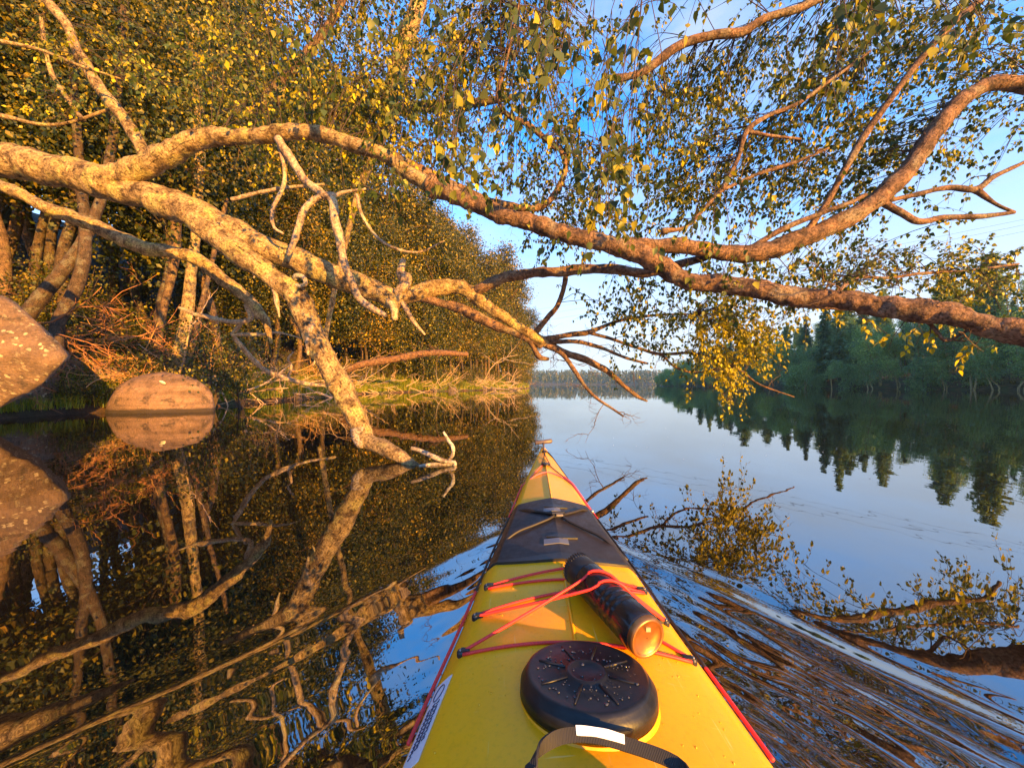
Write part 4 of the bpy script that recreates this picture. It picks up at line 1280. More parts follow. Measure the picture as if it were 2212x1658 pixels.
for j, i in enumerate(big):
    o = link('leaf', LM[j % 3], birch)
    m = Matrix(((LX[j][0], LY[j][0], LZ[j][0], 0), (LX[j][1], LY[j][1], LZ[j][1], 0), (LX[j][2], LY[j][2], LZ[j][2], 0), (0, 0, 0, 1)))
    o.matrix_basis = Matrix.Translation(Vector(Lp[i] - BASE)) @ m @ Matrix.Scale(float(Ls[i]), 4)

# broken pieces of driftwood by the sunken limb
dw = MB()
q, r = traced([(905, 1008, 3.45, 10), (930, 1003, 3.5, 11), (958, 1003, 3.5, 10), (983, 1000, 3.5, 9)], 0.01); dw.tube(q, r, 9, .2, 20)
q, r = traced([(888, 967, 3.5, 8), (905, 972, 3.5, 11), (935, 985, 3.48, 12), (960, 995, 3.48, 12), (983, 998, 3.48, 10)], 0.01); dw.tube(q, r, 9, .2, 20)
q, r = traced([(958, 932, 3.52, 6), (968, 950, 3.52, 9), (978, 965, 3.5, 10), (978, 982, 3.5, 9), (968, 995, 3.48, 8)], 0.01); dw.tube(q, r, 9, .2, 20)
q, r = traced([(983, 998, 3.48, 9), (982, 1010, 3.48, 9), (980, 1030, 3.48, 8)], 0.01); dw.tube(q, r, 9, .2, 20)
setp(dw.build('driftwood', M_bleach), 'bleached forked driftwood sticking out of the water beside the sunken limb', 'driftwood')
# ------------------------------------------------------------------ right shore forest
CA = conifer('spruce', 15.0, 2.3, 51, M_dark, M_needle)
CB = conifer('spruce', 13.0, 1.8, 52, M_dark, M_needle, 0.2, 30)
CP = conifer('pine', 15.0, 1.9, 53, M_dark, M_needle, 0.5, 22, True)
DA = decid_tree('aspen', 10.0, 0.46, 2.0, 60, 32, 0.45, 0.20, 54, M_birch, M_decid, 0.19, 0.12)
DB = decid_tree('shore_birch', 8.5, 0.42, 2.2, 60, 32, 0.45, 0.20, 55, M_birch, M_decid, 0.15, 0.18, 2)
DC = decid_tree('shore_alder', 6.0, 0.02, 2.4, 60, 40, 0.45, 0.22, 56, M_dark, M_decid, 0.08, 0.05, 3)
rg = np.random.default_rng(61)
KR = {'spruce_tree': (CA, 'dark pointed spruce across the water'), 'slim_spruce_tree': (CB, 'slender dark spruce across the water'), 'pine_tree': (CP, 'tall bare stemmed pine across the water'),
      'aspen_tree': (DA, 'pale green thin trunked tree across the water'), 'shore_birch_tree': (DB, 'light green birch with two pale stems across the water'), 'shore_alder_tree': (DC, 'low bushy alder across the water')}
nr = 0
for row, (d, gap) in enumerate([(-0.2, 2.1), (2.2, 2.8), (5.5, 3.6), (9.5, 4.0), (15, 5.0), (23, 6.0), (33, 7.5), (45, 9.0)]):
    y = -8.0 if row < 7 else 10
    while y < 165:
        x, yy = on_shore(RP_, RN_, y, d + rg.uniform(-1.2, 1.2))
        if row == 0: nm = str(rg.choice(['shore_alder_tree', 'shore_birch_tree', 'aspen_tree'], p=[.2, .4, .4]))
        elif row == 1: nm = str(rg.choice(['aspen_tree', 'shore_birch_tree', 'spruce_tree', 'shore_alder_tree'], p=[.4, .25, .2, .15]))
        else: nm = str(rg.choice(['spruce_tree', 'slim_spruce_tree', 'pine_tree', 'aspen_tree'], p=[.22, .08, .22, .48]))
        far = np.interp(yy, [45, 90, 150, 165], [1.0, 0.85, 0.62, 0.45])
        s = rg.uniform(0.62, 1.15) * far * ([0.82, 1.1, 1, 1, 1, 1, 1, 1][row])
        plant_tree(nm, KR[nm][0], (x, yy, rz(x, yy) - 0.1), rg.uniform(0, 6.28), s, KR[nm][1] + (', dim far end' if yy > 105 else ', midway along' if yy > 62 else ', nearest part') + ('' if row < 2 else ', back on the hill'), 'tree',
                   nm.replace('_', ' ') + 's across the water' + (' far' if yy > 105 else ' midway' if yy > 62 else ' near') + ('' if row < 2 else ' hill'))
        nr += 1
        y += gap * rg.uniform(0.7, 1.3) * (1.0 if y < 100 else 0.9)
print('right trees', nr)

# far shore wood: one mass
rg = np.random.default_rng(71)
n = 2600
fx = rg.uniform(-260, 520, n); fy = 432 + rg.uniform(0, 1, n) ** 0.9 * 190 + 12 * np.sin(fx * 0.012)
fz = np.interp(fy - 432 - 12 * np.sin(fx * 0.012), [0, 30, 90, 160, 300], [0, 2, 6, 10, 12])
fh = rg.uniform(10, 15, n)
k = 26
pos = np.stack([np.repeat(fx, k), np.repeat(fy, k), np.repeat(fz, k)], 1)
t = rg.random(n * k)
R = 2.3 * (1.02 - t) ** 0.7 + 0.2
a = rg.uniform(0, 6.28, n * k)
pos += np.stack([np.cos(a) * R * rg.random(n * k), np.sin(a) * R * rg.random(n * k), t * np.repeat(fh, k)], 1)
me = leaves_mesh('far_forest', pos, rg.normal(0, .4, pos.shape) + np.array([0, 0, -1.0]), rg.normal(0, 1, pos.shape), rg.uniform(1.4, 2.6, n * k), M_fartree, False, 0.9)
setp(link('far_forest', me), 'low bluish wood along the far end of the lake', 'forest', kind='stuff')

# overhead cables high over the lake
M_cable = plain('cable', (0.05, 0.05, 0.055), 0.5)
for i, (dy, lab) in enumerate([(0, 'lowest of the thin overhead cables crossing the sky'), (-14, 'middle thin overhead cable crossing the sky'), (-26, 'topmost of the thin overhead cables crossing the sky')]):
    a, b = P(1120, 700 + dy, 130), P(2500, 440 + dy, 62)
    t = np.linspace(0, 1, 40)[:, None]
    q = a * (1 - t) + b * t; q[:, 2] -= 1.2 * 4 * (t * (1 - t))[:, 0]
    mb = MB(); mb.tube(q, np.full(40, 0.022), 5)
    setp(mb.build('power_cable', M_cable), lab, 'cable', 'overhead cables')

# pale specks drifting on the water
rg = np.random.default_rng(81)
n = 70
sy = rg.uniform(2.6, 12, n); sx = sy * rg.uniform(0.25, 1.3, n)
ps = np.stack([sx, sy, np.full(n, 0.004)], 1)
me = leaves_mesh('floating_specks', ps, np.column_stack([rg.normal(0, 1, (n, 2)), np.zeros(n)]), np.tile([0, 0, 1.0], (n, 1)) + rg.normal(0, .05, (n, 3)), rg.uniform(0.008, 0.022, n), plain('speck', (0.7, 0.68, 0.6), 0.8))
setp(link('floating_specks', me), 'tiny pale specks drifting on the dark calm water', 'specks', kind='stuff')

# ------------------------------------------------------------------ kayak
m, nt, b = new_mat('yellow_hull')
f = noise(nt, 4.0, 4)
c = ramp(nt, f, [(0.3, (0.92, 0.385, 0.002)), (0.7, (0.98, 0.435, 0.004))])
f2 = noise(nt, 130, 3, 0.7)
c = mixc(nt, c, ramp(nt, f2, [(0.25, (0.80, 0.78, 0.7)), (0.5, (1, 1, 1))]), 0.7, 'MULTIPLY')
f3 = noise(nt, 22, 6, 0.75)
c = mixc(nt, c, (0.40, 0.26, 0.05), ramp(nt, f3, [(0.66, (0, 0, 0)), (0.74, (0.5, 0.5, 0.5))]))
for vs, th_ in (((260, 9, 30), 0.70), ((14, 220, 30), 0.72)):
    f4 = noise(nt, 1.0, 2, 0.5, 'Object', vs)
    c = mixc(nt, c, (0.95, 0.66, 0.22), ramp(nt, f4, [(th_, (0, 0, 0)), (th_ + 0.04, (0.45, 0.45, 0.45))]))
nt.links.new(c, b.inputs['Base Color'])
nt.links.new(ramp(nt, f3, [(0.3, (0.30, 0.30, 0.30)), (0.7, (0.46, 0.46, 0.46))]), b.inputs['Roughness'])
bump(nt, b, f2, 0.15, 0.0012)
M_hull = m
m, nt, b = new_mat('band_rubber')
f = noise(nt, 12, 6, 0.7)
nt.links.new(ramp(nt, f, [(0.3, (0.018, 0.014, 0.013)), (0.7, (0.036, 0.028, 0.026))]), b.inputs['Base Color'])
f2 = noise(nt, 60, 4, 0.7)
nt.links.new(ramp(nt, f2, [(0.3, (0.30, 0.30, 0.30)), (0.7, (0.55, 0.55, 0.55))]), b.inputs['Roughness'])
b.inputs['Specular IOR Level'].default_value = 0.3
bump(nt, b, f2, 0.2, 0.001)
M_band = m
M_black = plain('black_plastic', (0.018, 0.017, 0.017), 0.38, nscale=40, bumpd=0.0006)
M_hatch = plain('black_rubber', (0.010, 0.010, 0.011), 0.42, 0.0, 0.4, nscale=55, nvar=0.4, bumpd=0.0012)
M_red = plain('red_cord', (0.78, 0.035, 0.03), 0.55, nscale=300, nvar=0.2)
M_pinkcord = plain('faded_cord', (0.85, 0.12, 0.12), 0.6, nscale=300, nvar=0.2)
M_blackcord = plain('black_cord', (0.02, 0.017, 0.016), 0.55, nscale=200)
M_metal = plain('dull_metal', (0.55, 0.48, 0.42), 0.35, 0.9)
M_white = plain('white_sticker', (0.72, 0.72, 0.78), 0.45, nscale=8, nvar=0.05)
M_ink = plain('dark_ink', (0.06, 0.04, 0.09), 0.5)
M_tape = plain('reflective_tape', (0.70, 0.76, 0.84), 0.35, nscale=90, nvar=0.12, bumpd=0.0008)
M_toggle = plain('toggle_plastic', (0.10, 0.075, 0.07), 0.45)
M_mark = plain('pale_mark', (0.13, 0.13, 0.145), 0.4)
M_copper = plain('sunlit_bottle_base', (0.34, 0.16, 0.055), 0.30, 0.75, nscale=30)  # dark base tinted copper for the warm light falling on it
M_bottle = plain('bottle_lacquer', (0.016, 0.014, 0.014), 0.22, nscale=30)

KB = np.array([KA, 0.0, 0.0])
kayak = empty('kayak', KB, 'yellow sea kayak gliding forward with a black band across its foredeck', 'kayak')
sl = np.concatenate([np.linspace(-2.75, 0.2, 60), np.linspace(0.25, 2.29, 110)])
us = np.concatenate([np.linspace(-1, -CH, 6), np.linspace(-CH, CH, 25)[1:-1], np.linspace(CH, 1, 6)])
mb = MB(); V = []
for s in sl:
    w, e, k_ = kw(s), ke(s), kk(s)
    row = [deck(s, u) for u in us]
    for (fw_, fz_) in [(1.012, .05), (.985, .10), (.93, .35), (.82, .62), (.62, .82), (.34, .95), (0, 1), (-.34, .95), (-.62, .82), (-.82, .62), (-.93, .35), (-.985, .10), (-1.012, .05)]:
        row.append(np.array([KA + KS * s + fw_ * w, s - KS * fw_ * w, e + (k_ - e) * fz_]))
    V.append(row)
V = np.array(V); nr_, nc_ = V.shape[:2]
Fs = []
for i in range(nr_ - 1):
    for k in range(nc_):
        k2 = (k + 1) % nc_
        Fs.append((i * nc_ + k, i * nc_ + k2, (i + 1) * nc_ + k2, (i + 1) * nc_ + k))
Fs.append(tuple(range(nc_ - 1, -1, -1))); Fs.append(tuple((nr_ - 1) * nc_ + k for k in range(nc_)))
mb.add(V.reshape(-1, 3), Fs)
hull = mb.build('hull', M_hull, kayak)


def strip(name, mat, s0f, s1f, u0, u1, up, nu=24, ns=10, lip=0.0, parent=None):
    """slab lying on the deck between two curved stations"""
    mb = MB(); top, bot = [], []
    for i in range(ns + 1):
        for j in range(nu + 1):
            u = u0 + (u1 - u0) * j / nu
            s = s0f(u) + (s1f(u) - s0f(u)) * i / ns
            top.append(deck(s, u, up)); bot.append(deck(s, u, -0.002))
    n = len(top); Fs = []; m_ = nu + 1
    for i in range(ns):
        for j in range(nu):
            Fs.append((i * m_ + j, i * m_ + j + 1, (i + 1) * m_ + j + 1, (i + 1) * m_ + j))
    for j in range(nu):
        Fs.append((j + 1, j, n + j, n + j + 1))
        q = ns * m_ + j; Fs.append((q, q + 1, n + q + 1, n + q))
    for i in range(ns):
        Fs.append((i * m_, (i + 1) * m_, n + (i + 1) * m_, n + i * m_))
        q = i * m_ + nu; Fs.append((q + m_, q, n + q, n + q + m_))
    mb.add(np.array(top + bot), Fs)
    return mb.build(name, mat, parent or kayak, smooth=False)


sf_r = lambda u: 0.985 + 0.035 * u * u
sf_f = lambda u: 1.435 - 0.02 * u * u
strip('deck_band', M_band, sf_r, sf_f, -0.985, 0.985, 0.005, 40, 24)
strip('band_shadow_lip', M_black, lambda u: sf_r(u) - 0.002, lambda u: sf_r(u) + 0.028 * (1 - abs(u)) + 0.004, -0.96, 0.96, 0.0075, 30, 3)  # dark strip along the rear lip, painting in its shadow
# dark diamonds and pale tabs on the band
for s, hw, nm in [(1.345, 0.26, 'diamond_mark'), (1.115, 0.24, 'diamond_mark')]:
    strip(nm, M_black, lambda u, s=s, hw=hw: s - 0.016 * max(0.02, 1 - abs(u - 0.06) / hw), lambda u, s=s, hw=hw: s + 0.016 * max(0.02, 1 - abs(u - 0.06) / hw), 0.06 - hw, 0.06 + hw, 0.0085, 16, 2)
    strip('pale_tab', M_mark, lambda u, s=s: s - 0.045, lambda u, s=s: s - 0.014, -0.22, 0.14, 0.0072, 8, 2)
# raised seam along the middle
for a, b_ in [(0.50, 0.968), (1.44, 2.0)]:
    mb = MB()
    q = np.array([deck(s, 0.0, 0.0002) for s in np.linspace(a, b_, 30)])
    mb.tube(q, np.full(30, 0.0038), 6)
    mb.build('deck_seam', M_hull, kayak)


def cord(pts, r, name, mat, parent=None, sides=7, step=0.012):
    q = spline(np.array(pts), step)
    mb = MB(); mb.tube(q, np.full(len(q), r), sides)
    return mb.build(name, mat, parent or kayak)


def over(s0, u0, s1, u1, n=14, up=0.003):
    """points of a taut cord laid over the deck"""
    t = np.linspace(0, 1, n)
    q = np.array([deck(s0 + (s1 - s0) * a, u0 + (u1 - u0) * a, up) for a in t])
    for _ in range(60):                       # taut: straighten wherever it stays above the deck
        z = q[:, 2].copy()
        z[1:-1] = 0.5 * (q[:-2, 2] + q[2:, 2])
        q[1:-1, 2] = np.maximum(z[1:-1], q[1:-1, 2])
    return q


# fittings: (station, fraction)
FIT = {'L1': (0.905, -0.86), 'R1': (0.905, 0.86), 'L2': (0.800, -0.87), 'R2': (0.800, 0.87), 'L3': (0.700, -0.87), 'R3': (0.700, 0.87)}
for k, (s, u) in FIT.items():
    q = deck(s, u, 0.004); mb = MB()
    sg = 1 if u > 0 else -1
    mb.lathe(q - np.array([0, 0, 0.006]), (0, 0, 1), [(0, 0.008), (0.008, 0.008), (0.011, 0.006)], 12)
    mb.box(q + np.array([-sg * 0.008, 0, 0.002]), 0.016, 0.010, 0.010)
    ft = mb.build('deck_fitting', M_black, kayak, smooth=False)
    sb = MB(); sb.lathe(q + np.array([0, 0, 0.005]), (0, 0, 1), [(0, 0.004), (0.0015, 0.0036)], 10)
    sc_ = sb.build('screw', M_metal, None)
    sc_.data.transform(Matrix.Translation(-Vector([float(x) for x in KB])))
    sc_.parent = ft

# bottle axis, from its base (towards the paddler) to its cap
B0 = np.array([0.236, 0.652, 0.0]); B1 = np.array([0.150, 0.885, 0.0])


def deck_at(x, y):
    s = y
    for _ in range(4):
        u = (x - KA - KS * s) / kw(s); s = y + KS * u * kw(s)
    return deck(s, u)[2]


RB = 0.037
B0[2] = deck_at(B0[0], B0[1]) + RB + 0.010; B1[2] = deck_at(B1[0], B1[1]) + RB + 0.004
BX = unit(B1 - B0); BL = float(np.linalg.norm(B1 - B0))


def bottle_top(f, side=0.0):
    """a point on the upper surface, f along the axis; side = angle from the top"""
    N = unit(np.cross(BX, [0, 0, 1.0])); U = np.cross(N, BX)
    return B0 + BX * BL * f + (U * math.cos(side) + N * math.sin(side)) * (RB + 0.003)


R_ = 0.0030
# N points towards the right of the boat
cords = [np.vstack([over(*FIT['L1'], 0.942, 0.0, up=0.004)[:-1], over(0.942, 0.0, *FIT['R1'], up=0.004)]), over(0.897, -0.84, 0.897, 0.84, up=0.003)]
a = over(0.806, -0.85, 0.893, 0.84, up=0.003)
cords.append(a)
fl2, fr2, fl3, fr3 = deck(*FIT['L2'], .005), deck(*FIT['R2'], .005), deck(*FIT['L3'], .005), deck(*FIT['R3'], .005)
cords.append(np.array([fl2, fl2 * .45 + bottle_top(.50, -1.1) * .55 + [0, 0, .002], bottle_top(.52, -1.0), bottle_top(.50, -.5), bottle_top(.47, 0), bottle_top(.43, .5), bottle_top(.40, 1.0), bottle_top(.40, 1.25) * .6 + fr2 * .4, fr2]))
cords.append(np.array([fl3, fl3 * .5 + bottle_top(.63, -1.1) * .5 + [0, 0, .003], bottle_top(.66, -1.0), bottle_top(.66, -.5), bottle_top(.62, 0), bottle_top(.56, .5), bottle_top(.49, 1.0), bottle_top(.46, 1.25) * .6 + fr2 * .4 + [0, 0, .003], fr2 + [0, 0.003, .002]]))
cords.append(over(0.694, -0.85, 0.694, 0.85, up=0.003))
cords.append(over(0.706, 0.85, 0.80, 0.30, up=0.003))
for q in cords:
    cord(q, R_, 'deck_cord', M_red)

# perimeter lines on the gunwale
for sg in (-1, 1):
    def gun(a, b_, n=24): return [deck(s, sg * 1.0, 0.004) + np.array([sg * 0.004, 0, 0]) for s in np.linspace(a, b_, n)]
    cord(gun(0.56, 0.93 if sg < 0 else 0.72), 0.0034, 'perimeter_line', M_red)
    cord(gun(0.93 if sg < 0 else 0.72, 1.36), 0.0034, 'perimeter_line', M_blackcord)
    cord(gun(1.36, 1.72), 0.0032, 'perimeter_line', M_red)
cord([deck(1.72, -1.0, .004), deck(1.78, -.5, .004), deck(1.80, 0, .005), deck(1.78, .5, .004), deck(1.72, .96, .004)], 0.003, 'bow_line', M_pinkcord)
cord([deck(1.77, .72, .005), deck(1.70, .90, .006), deck(1.62, .97, .006), deck(1.56, 1.0, .006)], 0.0062, 'line_sleeve', M_pinkcord)
cord([deck(1.56, 1.0, .006), deck(1.47, 1.0, .006), deck(1.40, 1.01, .006)], 0.0045, 'line_sleeve', M_pinkcord)
cord([deck(1.72, -.98, .005), deck(1.82, -.6, .004), deck(1.93, -.24, .004)], 0.0022, 'bow_line', M_pinkcord)
cord([deck(1.93, .24, .004), deck(1.85, .5, .004), deck(1.77, .74, .004)], 0.0022, 'bow_line', M_blackcord)
cord([deck(2.2, .4, .004), deck(2.14, .85, .003), deck(2.0, 1.0, .003), deck(1.85, 1.02, .003), deck(1.6, 1.03, .002)], 0.0028, 'perimeter_line', M_blackcord)
# elastic crossing over the band, with its clip
ctr = deck(1.25, 0.06, 0.013)
for s, u in [(1.385, -1.0), (1.40, 1.0), (1.12, -1.0), (1.09, 1.0)]:
    e_ = deck(s, u, 0.005); q = [e_]
    for f in (0.3, 0.6, 0.85):
        w_ = e_ * (1 - f) + ctr * f
        zz = deck(s + (1.25 - s) * f, u + (0.06 - u) * f, 0.010)[2]
        q.append(np.array([w_[0], w_[1], max(zz, w_[2])]))
    q.append(ctr + np.array([0.012 * np.sign(u), 0, 0]))
    cord(q, 0.0048, 'band_elastic', M_blackcord)
mb = MB(); mb.box(ctr, 0.034, 0.016, 0.010); mb.tube(np.array([ctr + [-.02, 0, .006], ctr + [.02, 0, .008]]), [0.006, 0.006], 8)
cl = mb.build('band_clip', M_black, kayak, smooth=False)
mb = MB(); mb.box(ctr + np.array([0.004, -0.010, 0.004]), 0.022, 0.008, 0.006); mb.build('clip_plate', M_metal, kayak, smooth=False)
mb = MB(); mb.lathe(deck(1.40, .97, .008), (0, 0, 1), [(0, .008), (.006, .007), (.009, .004)], 12); mb.build('line_fitting', M_metal, kayak)
# bow: loop, fitting and toggle
mb = MB(); mb.lathe(deck(2.17, 0, 0.0), (0, 0, 1), [(0, 0.012), (0.010, 0.011), (0.013, 0.008)], 12); mb.build('bow_fitting', M_black, kayak)
mb = MB(); mb.lathe(deck(1.93, 0, 0.002), (0, 0, 1), [(0, 0.020), (0.008, 0.020), (0.010, 0.016)], 16); mb.build('deck_eye', M_black, kayak)
for sg in (-1, 1):
    cord([deck(2.17, sg * .2, .010), deck(2.09, 0, .010) + np.array([sg * .002, 0, 0]), deck(2.0, sg * .2, .006), deck(1.935, sg * .28, .006)], 0.0024, 'bow_loop', M_blackcord)
tg = deck(2.285, 0, 0.03)
mb = MB(); mb.tube(np.array([tg + [-0.050, -.003, -.004], tg + [-0.047, -.003, -.004], tg + [0, 0, 0], tg + [0.047, .003, .005], tg + [0.050, .003, .005]]), [0.011, 0.0135, 0.0125, 0.0135, 0.011], 14)
tgo = mb.build('bow_toggle', M_toggle, kayak)
mb = MB(); mb.tube(np.array([tg, tg + [-.002, -.03, -.022], deck(2.19, 0, 0.01)]), [0.008, 0.005, 0.005], 8)
t2 = mb.build('toggle_cord', M_toggle, kayak)

# round hatch cover
HC = deck(0.590, 0.02, 0.0); HR = 0.098
hz0 = HC[2] - 0.004
mb = MB()
mb.lathe((HC[0], HC[1], hz0), (0.0, 0.15, 1), [(0.0, HR + 0.007), (0.014, HR + 0.006), (0.020, HR + 0.002), (0.024, HR - 0.001), (0.0275, HR - 0.003), (0.029, HR - 0.007), (0.0278, HR - 0.012), (0.0278, 0.034), (0.0308, 0.031), (0.0308, 0.026), (0.0283, 0.022), (0.0283, 0.001)], 72)
hat = mb.build('hatch_cover', M_hatch, kayak)
ht = np.array([HC[0], HC[1] + 0.0042, hz0 + 0.0278])
for k in range(8):
    a = math.radians(22 + 45 * k)
    dv = np.array([math.cos(a), math.sin(a), -0.15 * math.sin(a)])
    rb = MB(); rb.tube(np.array([ht + dv * 0.035, ht + dv * 0.06, ht + dv * 0.078]), [0.0022, 0.0024, 0.0018], 5)
    r_ = rb.build('rib', M_hatch, None); r_.data.transform(Matrix.Translation(-Vector([float(x) for x in KB]))); r_.parent = hat
mb = MB(); mb.lathe((HC[0], HC[1], hz0 - 0.006), (0, 0.15, 1), [(-0.010, HR + 0.010), (-0.002, HR + 0.009), (0.002, HR + 0.006)], 64, closed=False)
mb.build('hatch_rim', M_hull, kayak)
rg = np.random.default_rng(91)
mb = MB(); dv0, df0 = icos(1)
for i in range(150):
    a, r = rg.uniform(0, 6.28), HR * math.sqrt(rg.uniform(0.02, 0.62))
    c_ = ht + np.array([math.cos(a) * r, math.sin(a) * r, -0.15 * math.sin(a) * r + 0.0005])
    s = rg.uniform(0.0006, 0.0024) * (1 if rg.random() < .85 else 1.7)
    mb.add(dv0 * np.array([s, s, s * .55]) + c_, df0)
M_drop, nt, b = new_mat('water_drop'); b.inputs['Base Color'].default_value = (0.05, 0.05, 0.055, 1); b.inputs['Roughness'].default_value = 0.03; b.inputs['IOR'].default_value = 1.6
wd = mb.build('water_drops', M_drop, None); wd.data.transform(Matrix.Translation(-Vector([float(x) for x in KB]))); wd.parent = hat; wd['kind'] = 'stuff'

# beads of water on the deck
mb = MB()
for i in range(110):
    s_ = rg.uniform(0.50, 0.96); u_ = rg.uniform(-0.8, 0.8)
    c_ = deck(s_, u_, 0.0055 if s_ > 1.0 else 0.0004); z_ = rg.uniform(0.0006, 0.0020)
    mb.add(dv0 * np.array([z_, z_ * rg.uniform(1, 1.8), z_ * .5]) + c_, df0)
M_drop2, nt, b = new_mat('deck_drop'); b.inputs['Base Color'].default_value = (0.9, 0.42, 0.01, 1); b.inputs['Roughness'].default_value = 0.04
wd2 = mb.build('deck_drops', M_drop2, kayak); wd2['kind'] = 'stuff'

# sticker on the left chamfer
st = strip('sticker', M_white, lambda u: 0.505 + 0.09 * (u + 0.985) / 0.115 * 0.0, lambda u: 0.655, -0.985, -0.875, 0.002, 6, 16)
rg = np.random.default_rng(95)
ink = MB()
def onst(s, u, up=0.0032): return deck(s, u, up)
a_ = np.linspace(0, 2 * math.pi, 20)
ink.tube(np.array([onst(0.628 + 0.015 * math.cos(t), -0.93 + 0.030 * math.sin(t)) for t in a_]), np.full(20, 0.0008), 4)
for row, u in enumerate((-0.955, -0.93, -0.905)):
    s = 0.525 + 0.008 * row
    while s < 0.605:
        L = rg.uniform(0.003, 0.007)
        ink.tube(np.array([onst(s, u - 0.008), onst(s + L * .4, u + 0.007)]), [0.0008, 0.0008], 4)
        if rg.random() < .7:
            ink.tube(np.array([onst(s, u + 0.007), onst(s + L, u + 0.006)]), [0.0007, 0.0007], 4)
        s += L + 0.0016
ik = ink.build('print', M_ink, None); ik.data.transform(Matrix.Translation(-Vector([float(x) for x in KB]))); ik.parent = st

# cockpit rim
a_ = np.linspace(0, 2 * math.pi, 64)
q = np.array([deck(-0.01 + 0.425 * math.cos(t), 0.62 * math.sin(t), 0.018) for t in a_])
mb = MB(); mb.tube(q, np.full(64, 0.012), 8, cap=False); mb.build('cockpit_rim', M_black, kayak)

# spray skirt stretched over the cockpit, with its pull loop
SB = deck(0.02, 0, 0.03)
skirt = empty('spray_skirt', SB, 'black spray skirt over the cockpit with a webbing pull loop and white tape', 'spray skirt')
mb = MB(); V = []; nr2 = 12
for i in range(nr2 + 1):
    f = i / nr2
    for t in np.linspace(0, 2 * math.pi, 48, endpoint=False):
        p = deck(-0.01 + 0.440 * f * math.cos(t), 0.645 * f * math.sin(t), 0.034 + 0.020 * (1 - f * f))
        if i == nr2: p = p - np.array([0, 0, 0.03])
        V.append(p)
Fs = []
for i in range(nr2):
    for k in range(48):
        k2 = (k + 1) % 48
        Fs.append((i * 48 + k, (i + 1) * 48 + k, (i + 1) * 48 + k2, i * 48 + k2))
mb.add(V, Fs); mb.build('skirt_cloth', plain('skirt_fabric', (0.015, 0.015, 0.016), 0.8, nscale=200), skirt)


def ribbon(name, ctr, width, thick, mat, parent, wdir=None, step=0.006, wav=0.0):
    q = spline(np.array(ctr), step); n = len(q); T = unit(np.gradient(q[:, :3], axis=0))
    mb = MB(); V = []
    for i in range(n):
        up = np.array(wdir[0]) * (1 - i / (n - 1)) + np.array(wdir[1]) * (i / (n - 1)) if wdir else np.array([0, 0.5, 0.8])
        W = unit(up - T[i] * np.dot(up, T[i])); Nn = np.cross(T[i], W)
        w2 = width / 2 * (1 + wav * math.sin(i * 1.3))
        for a, b_ in ((-1, -1), (1, -1), (1, 1), (-1, 1)):
            V.append(q[i, :3] + W * a * w2 + Nn * b_ * thick / 2)
    Fs = [(i * 4 + k, i * 4 + (k + 1) % 4, i * 4 + 4 + (k + 1) % 4, i * 4 + 4 + k) for i in range(n - 1) for k in range(4)]
    Fs += [(3, 2, 1, 0), tuple((n - 1) * 4 + k for k in range(4))]
    mb.add(V, Fs)
    return mb.build(name, mat, parent, smooth=False)


m, nt, b = new_mat('webbing'); b.inputs['Base Color'].default_value = (0.017, 0.016, 0.016, 1); b.inputs['Roughness'].default_value = 0.75
wv = nt.nodes.new('ShaderNodeTexWave'); wv.inputs['Scale'].default_value = 160; tc = nt.nodes.new('ShaderNodeTexCoord'); nt.links.new(tc.outputs['Object'], wv.inputs['Vector'])
bump(nt, b, wv.outputs['Fac'], 0.6, 0.001); M_web = m
LOOP = [P(1140, 1700, .40), P(1148, 1655, .415), P(1165, 1618, .435), P(1200, 1594, .455), P(1245, 1586, .465), P(1300, 1592, .465), P(1350, 1606, .463), P(1400, 1622, .458), P(1445, 1640, .45), P(1475, 1660, .44), P(1500, 1700, .42)]
pl = ribbon('pull_loop', LOOP, 0.0145, 0.003, M_web, skirt, [(0.6, 0.7, 0.3), (0, 0.75, 0.5)])
tp = spline(np.array(LOOP), 0.006)
i0 = int(np.argmin(np.abs(tp[:, 0] - P(1240, 1586, .465)[0]))); i1 = int(np.argmin(np.abs(tp[:, 0] - P(1372, 1612, .461)[0])))
ribbon('loop_tape', tp[i0:i1:3] + np.array([0, 0.002, 0.0038]), 0.0095, 0.0012, M_tape, skirt, [(0.2, 0.75, 0.45), (0.1, 0.75, 0.5)], wav=0.04)

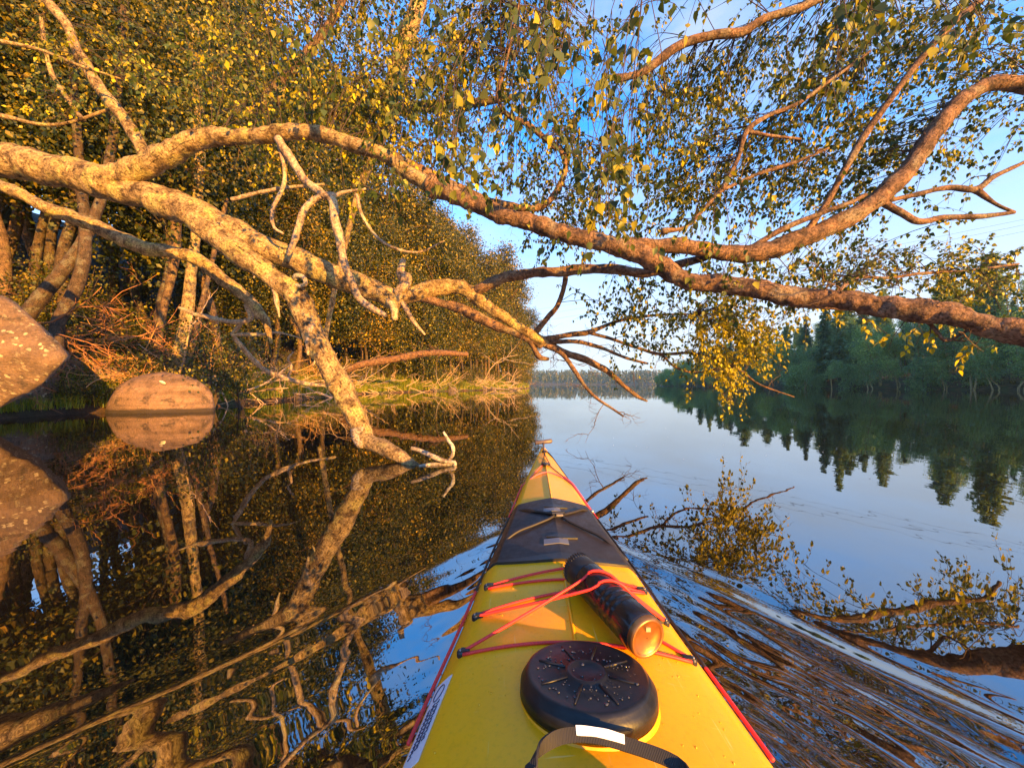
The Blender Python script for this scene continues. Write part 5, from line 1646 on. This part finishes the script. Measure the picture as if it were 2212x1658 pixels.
# ------------------------------------------------------------------ bottle tied under the cords
bottle = empty('water_bottle', B0, 'black drinking bottle lying on the foredeck under crossed red cords', 'bottle')
prof = [(0.012, RB * .96), (0.016, RB), (0.03, RB)]
for i in range(4):
    x = 0.052 + i * 0.016
    prof += [(x, RB), (x + 0.005, RB - 0.0012), (x + 0.010, RB - 0.0012), (x + 0.014, RB)]
prof += [(0.13, RB), (BL - 0.062, RB), (BL - 0.058, RB * .985)]
mb = MB(); mb.lathe(B0, BX, prof, 40); mb.build('bottle_body', M_bottle, bottle)
mb = MB(); mb.lathe(B0, BX, [(0.0035, 0.001), (0.0035, RB * .74), (0.0018, RB * .78), (0.0, RB * .84), (0.0005, RB * .90), (0.004, RB * .97), (0.012, RB * .975)], 40, closed=False)
bb = mb.build('bottle_base', M_copper, bottle)
mb = MB(); mb.lathe(B0 + BX * (BL - 0.058), BX, [(0, RB * .93), (0.003, RB * .97), (0.046, RB * .95), (0.054, RB * .90), (0.058, RB * .80), (0.059, RB * .5)], 40)
N_ = unit(np.cross(BX, [0, 0, 1.0])); U_ = np.cross(N_, BX)
for k in range(36):
    a = 2 * math.pi * k / 36
    dv = U_ * math.cos(a) + N_ * math.sin(a)
    p = B0 + BX * (BL - 0.020) + dv * RB * .95
    mb.tube(np.array([p, p + BX * 0.016]), [0.0016, 0.0014], 5)
mb.build('bottle_cap', M_black, bottle)
mb = MB(); mb.box(B0 - BX * -0.002 + U_ * RB * .45, 0.008, 0.003, 0.007); mb.build('base_mark', plain('base_label', (0.42, 0.30, 0.18), 0.5), bottle, smooth=False)

# ------------------------------------------------------------------ the evening air
m = bpy.data.materials.new('evening_air'); m.use_nodes = True
nt = m.node_tree; nt.nodes.clear()
vo = nt.nodes.new('ShaderNodeOutputMaterial'); pv = nt.nodes.new('ShaderNodeVolumePrincipled')
pv.inputs['Color'].default_value = (0.36, 0.80, 1.0, 1); pv.inputs['Density'].default_value = 0.00035
pv.inputs['Anisotropy'].default_value = 0.2
nt.links.new(pv.outputs['Volume'], vo.inputs['Volume'])
mb = MB(); mb.box((0, 0, 20.5), 2400, 2400, 49)
hz = mb.build('haze', m, smooth=False)
setp(hz, 'thin bluish evening haze hanging over the lake', 'haze', kind='stuff')
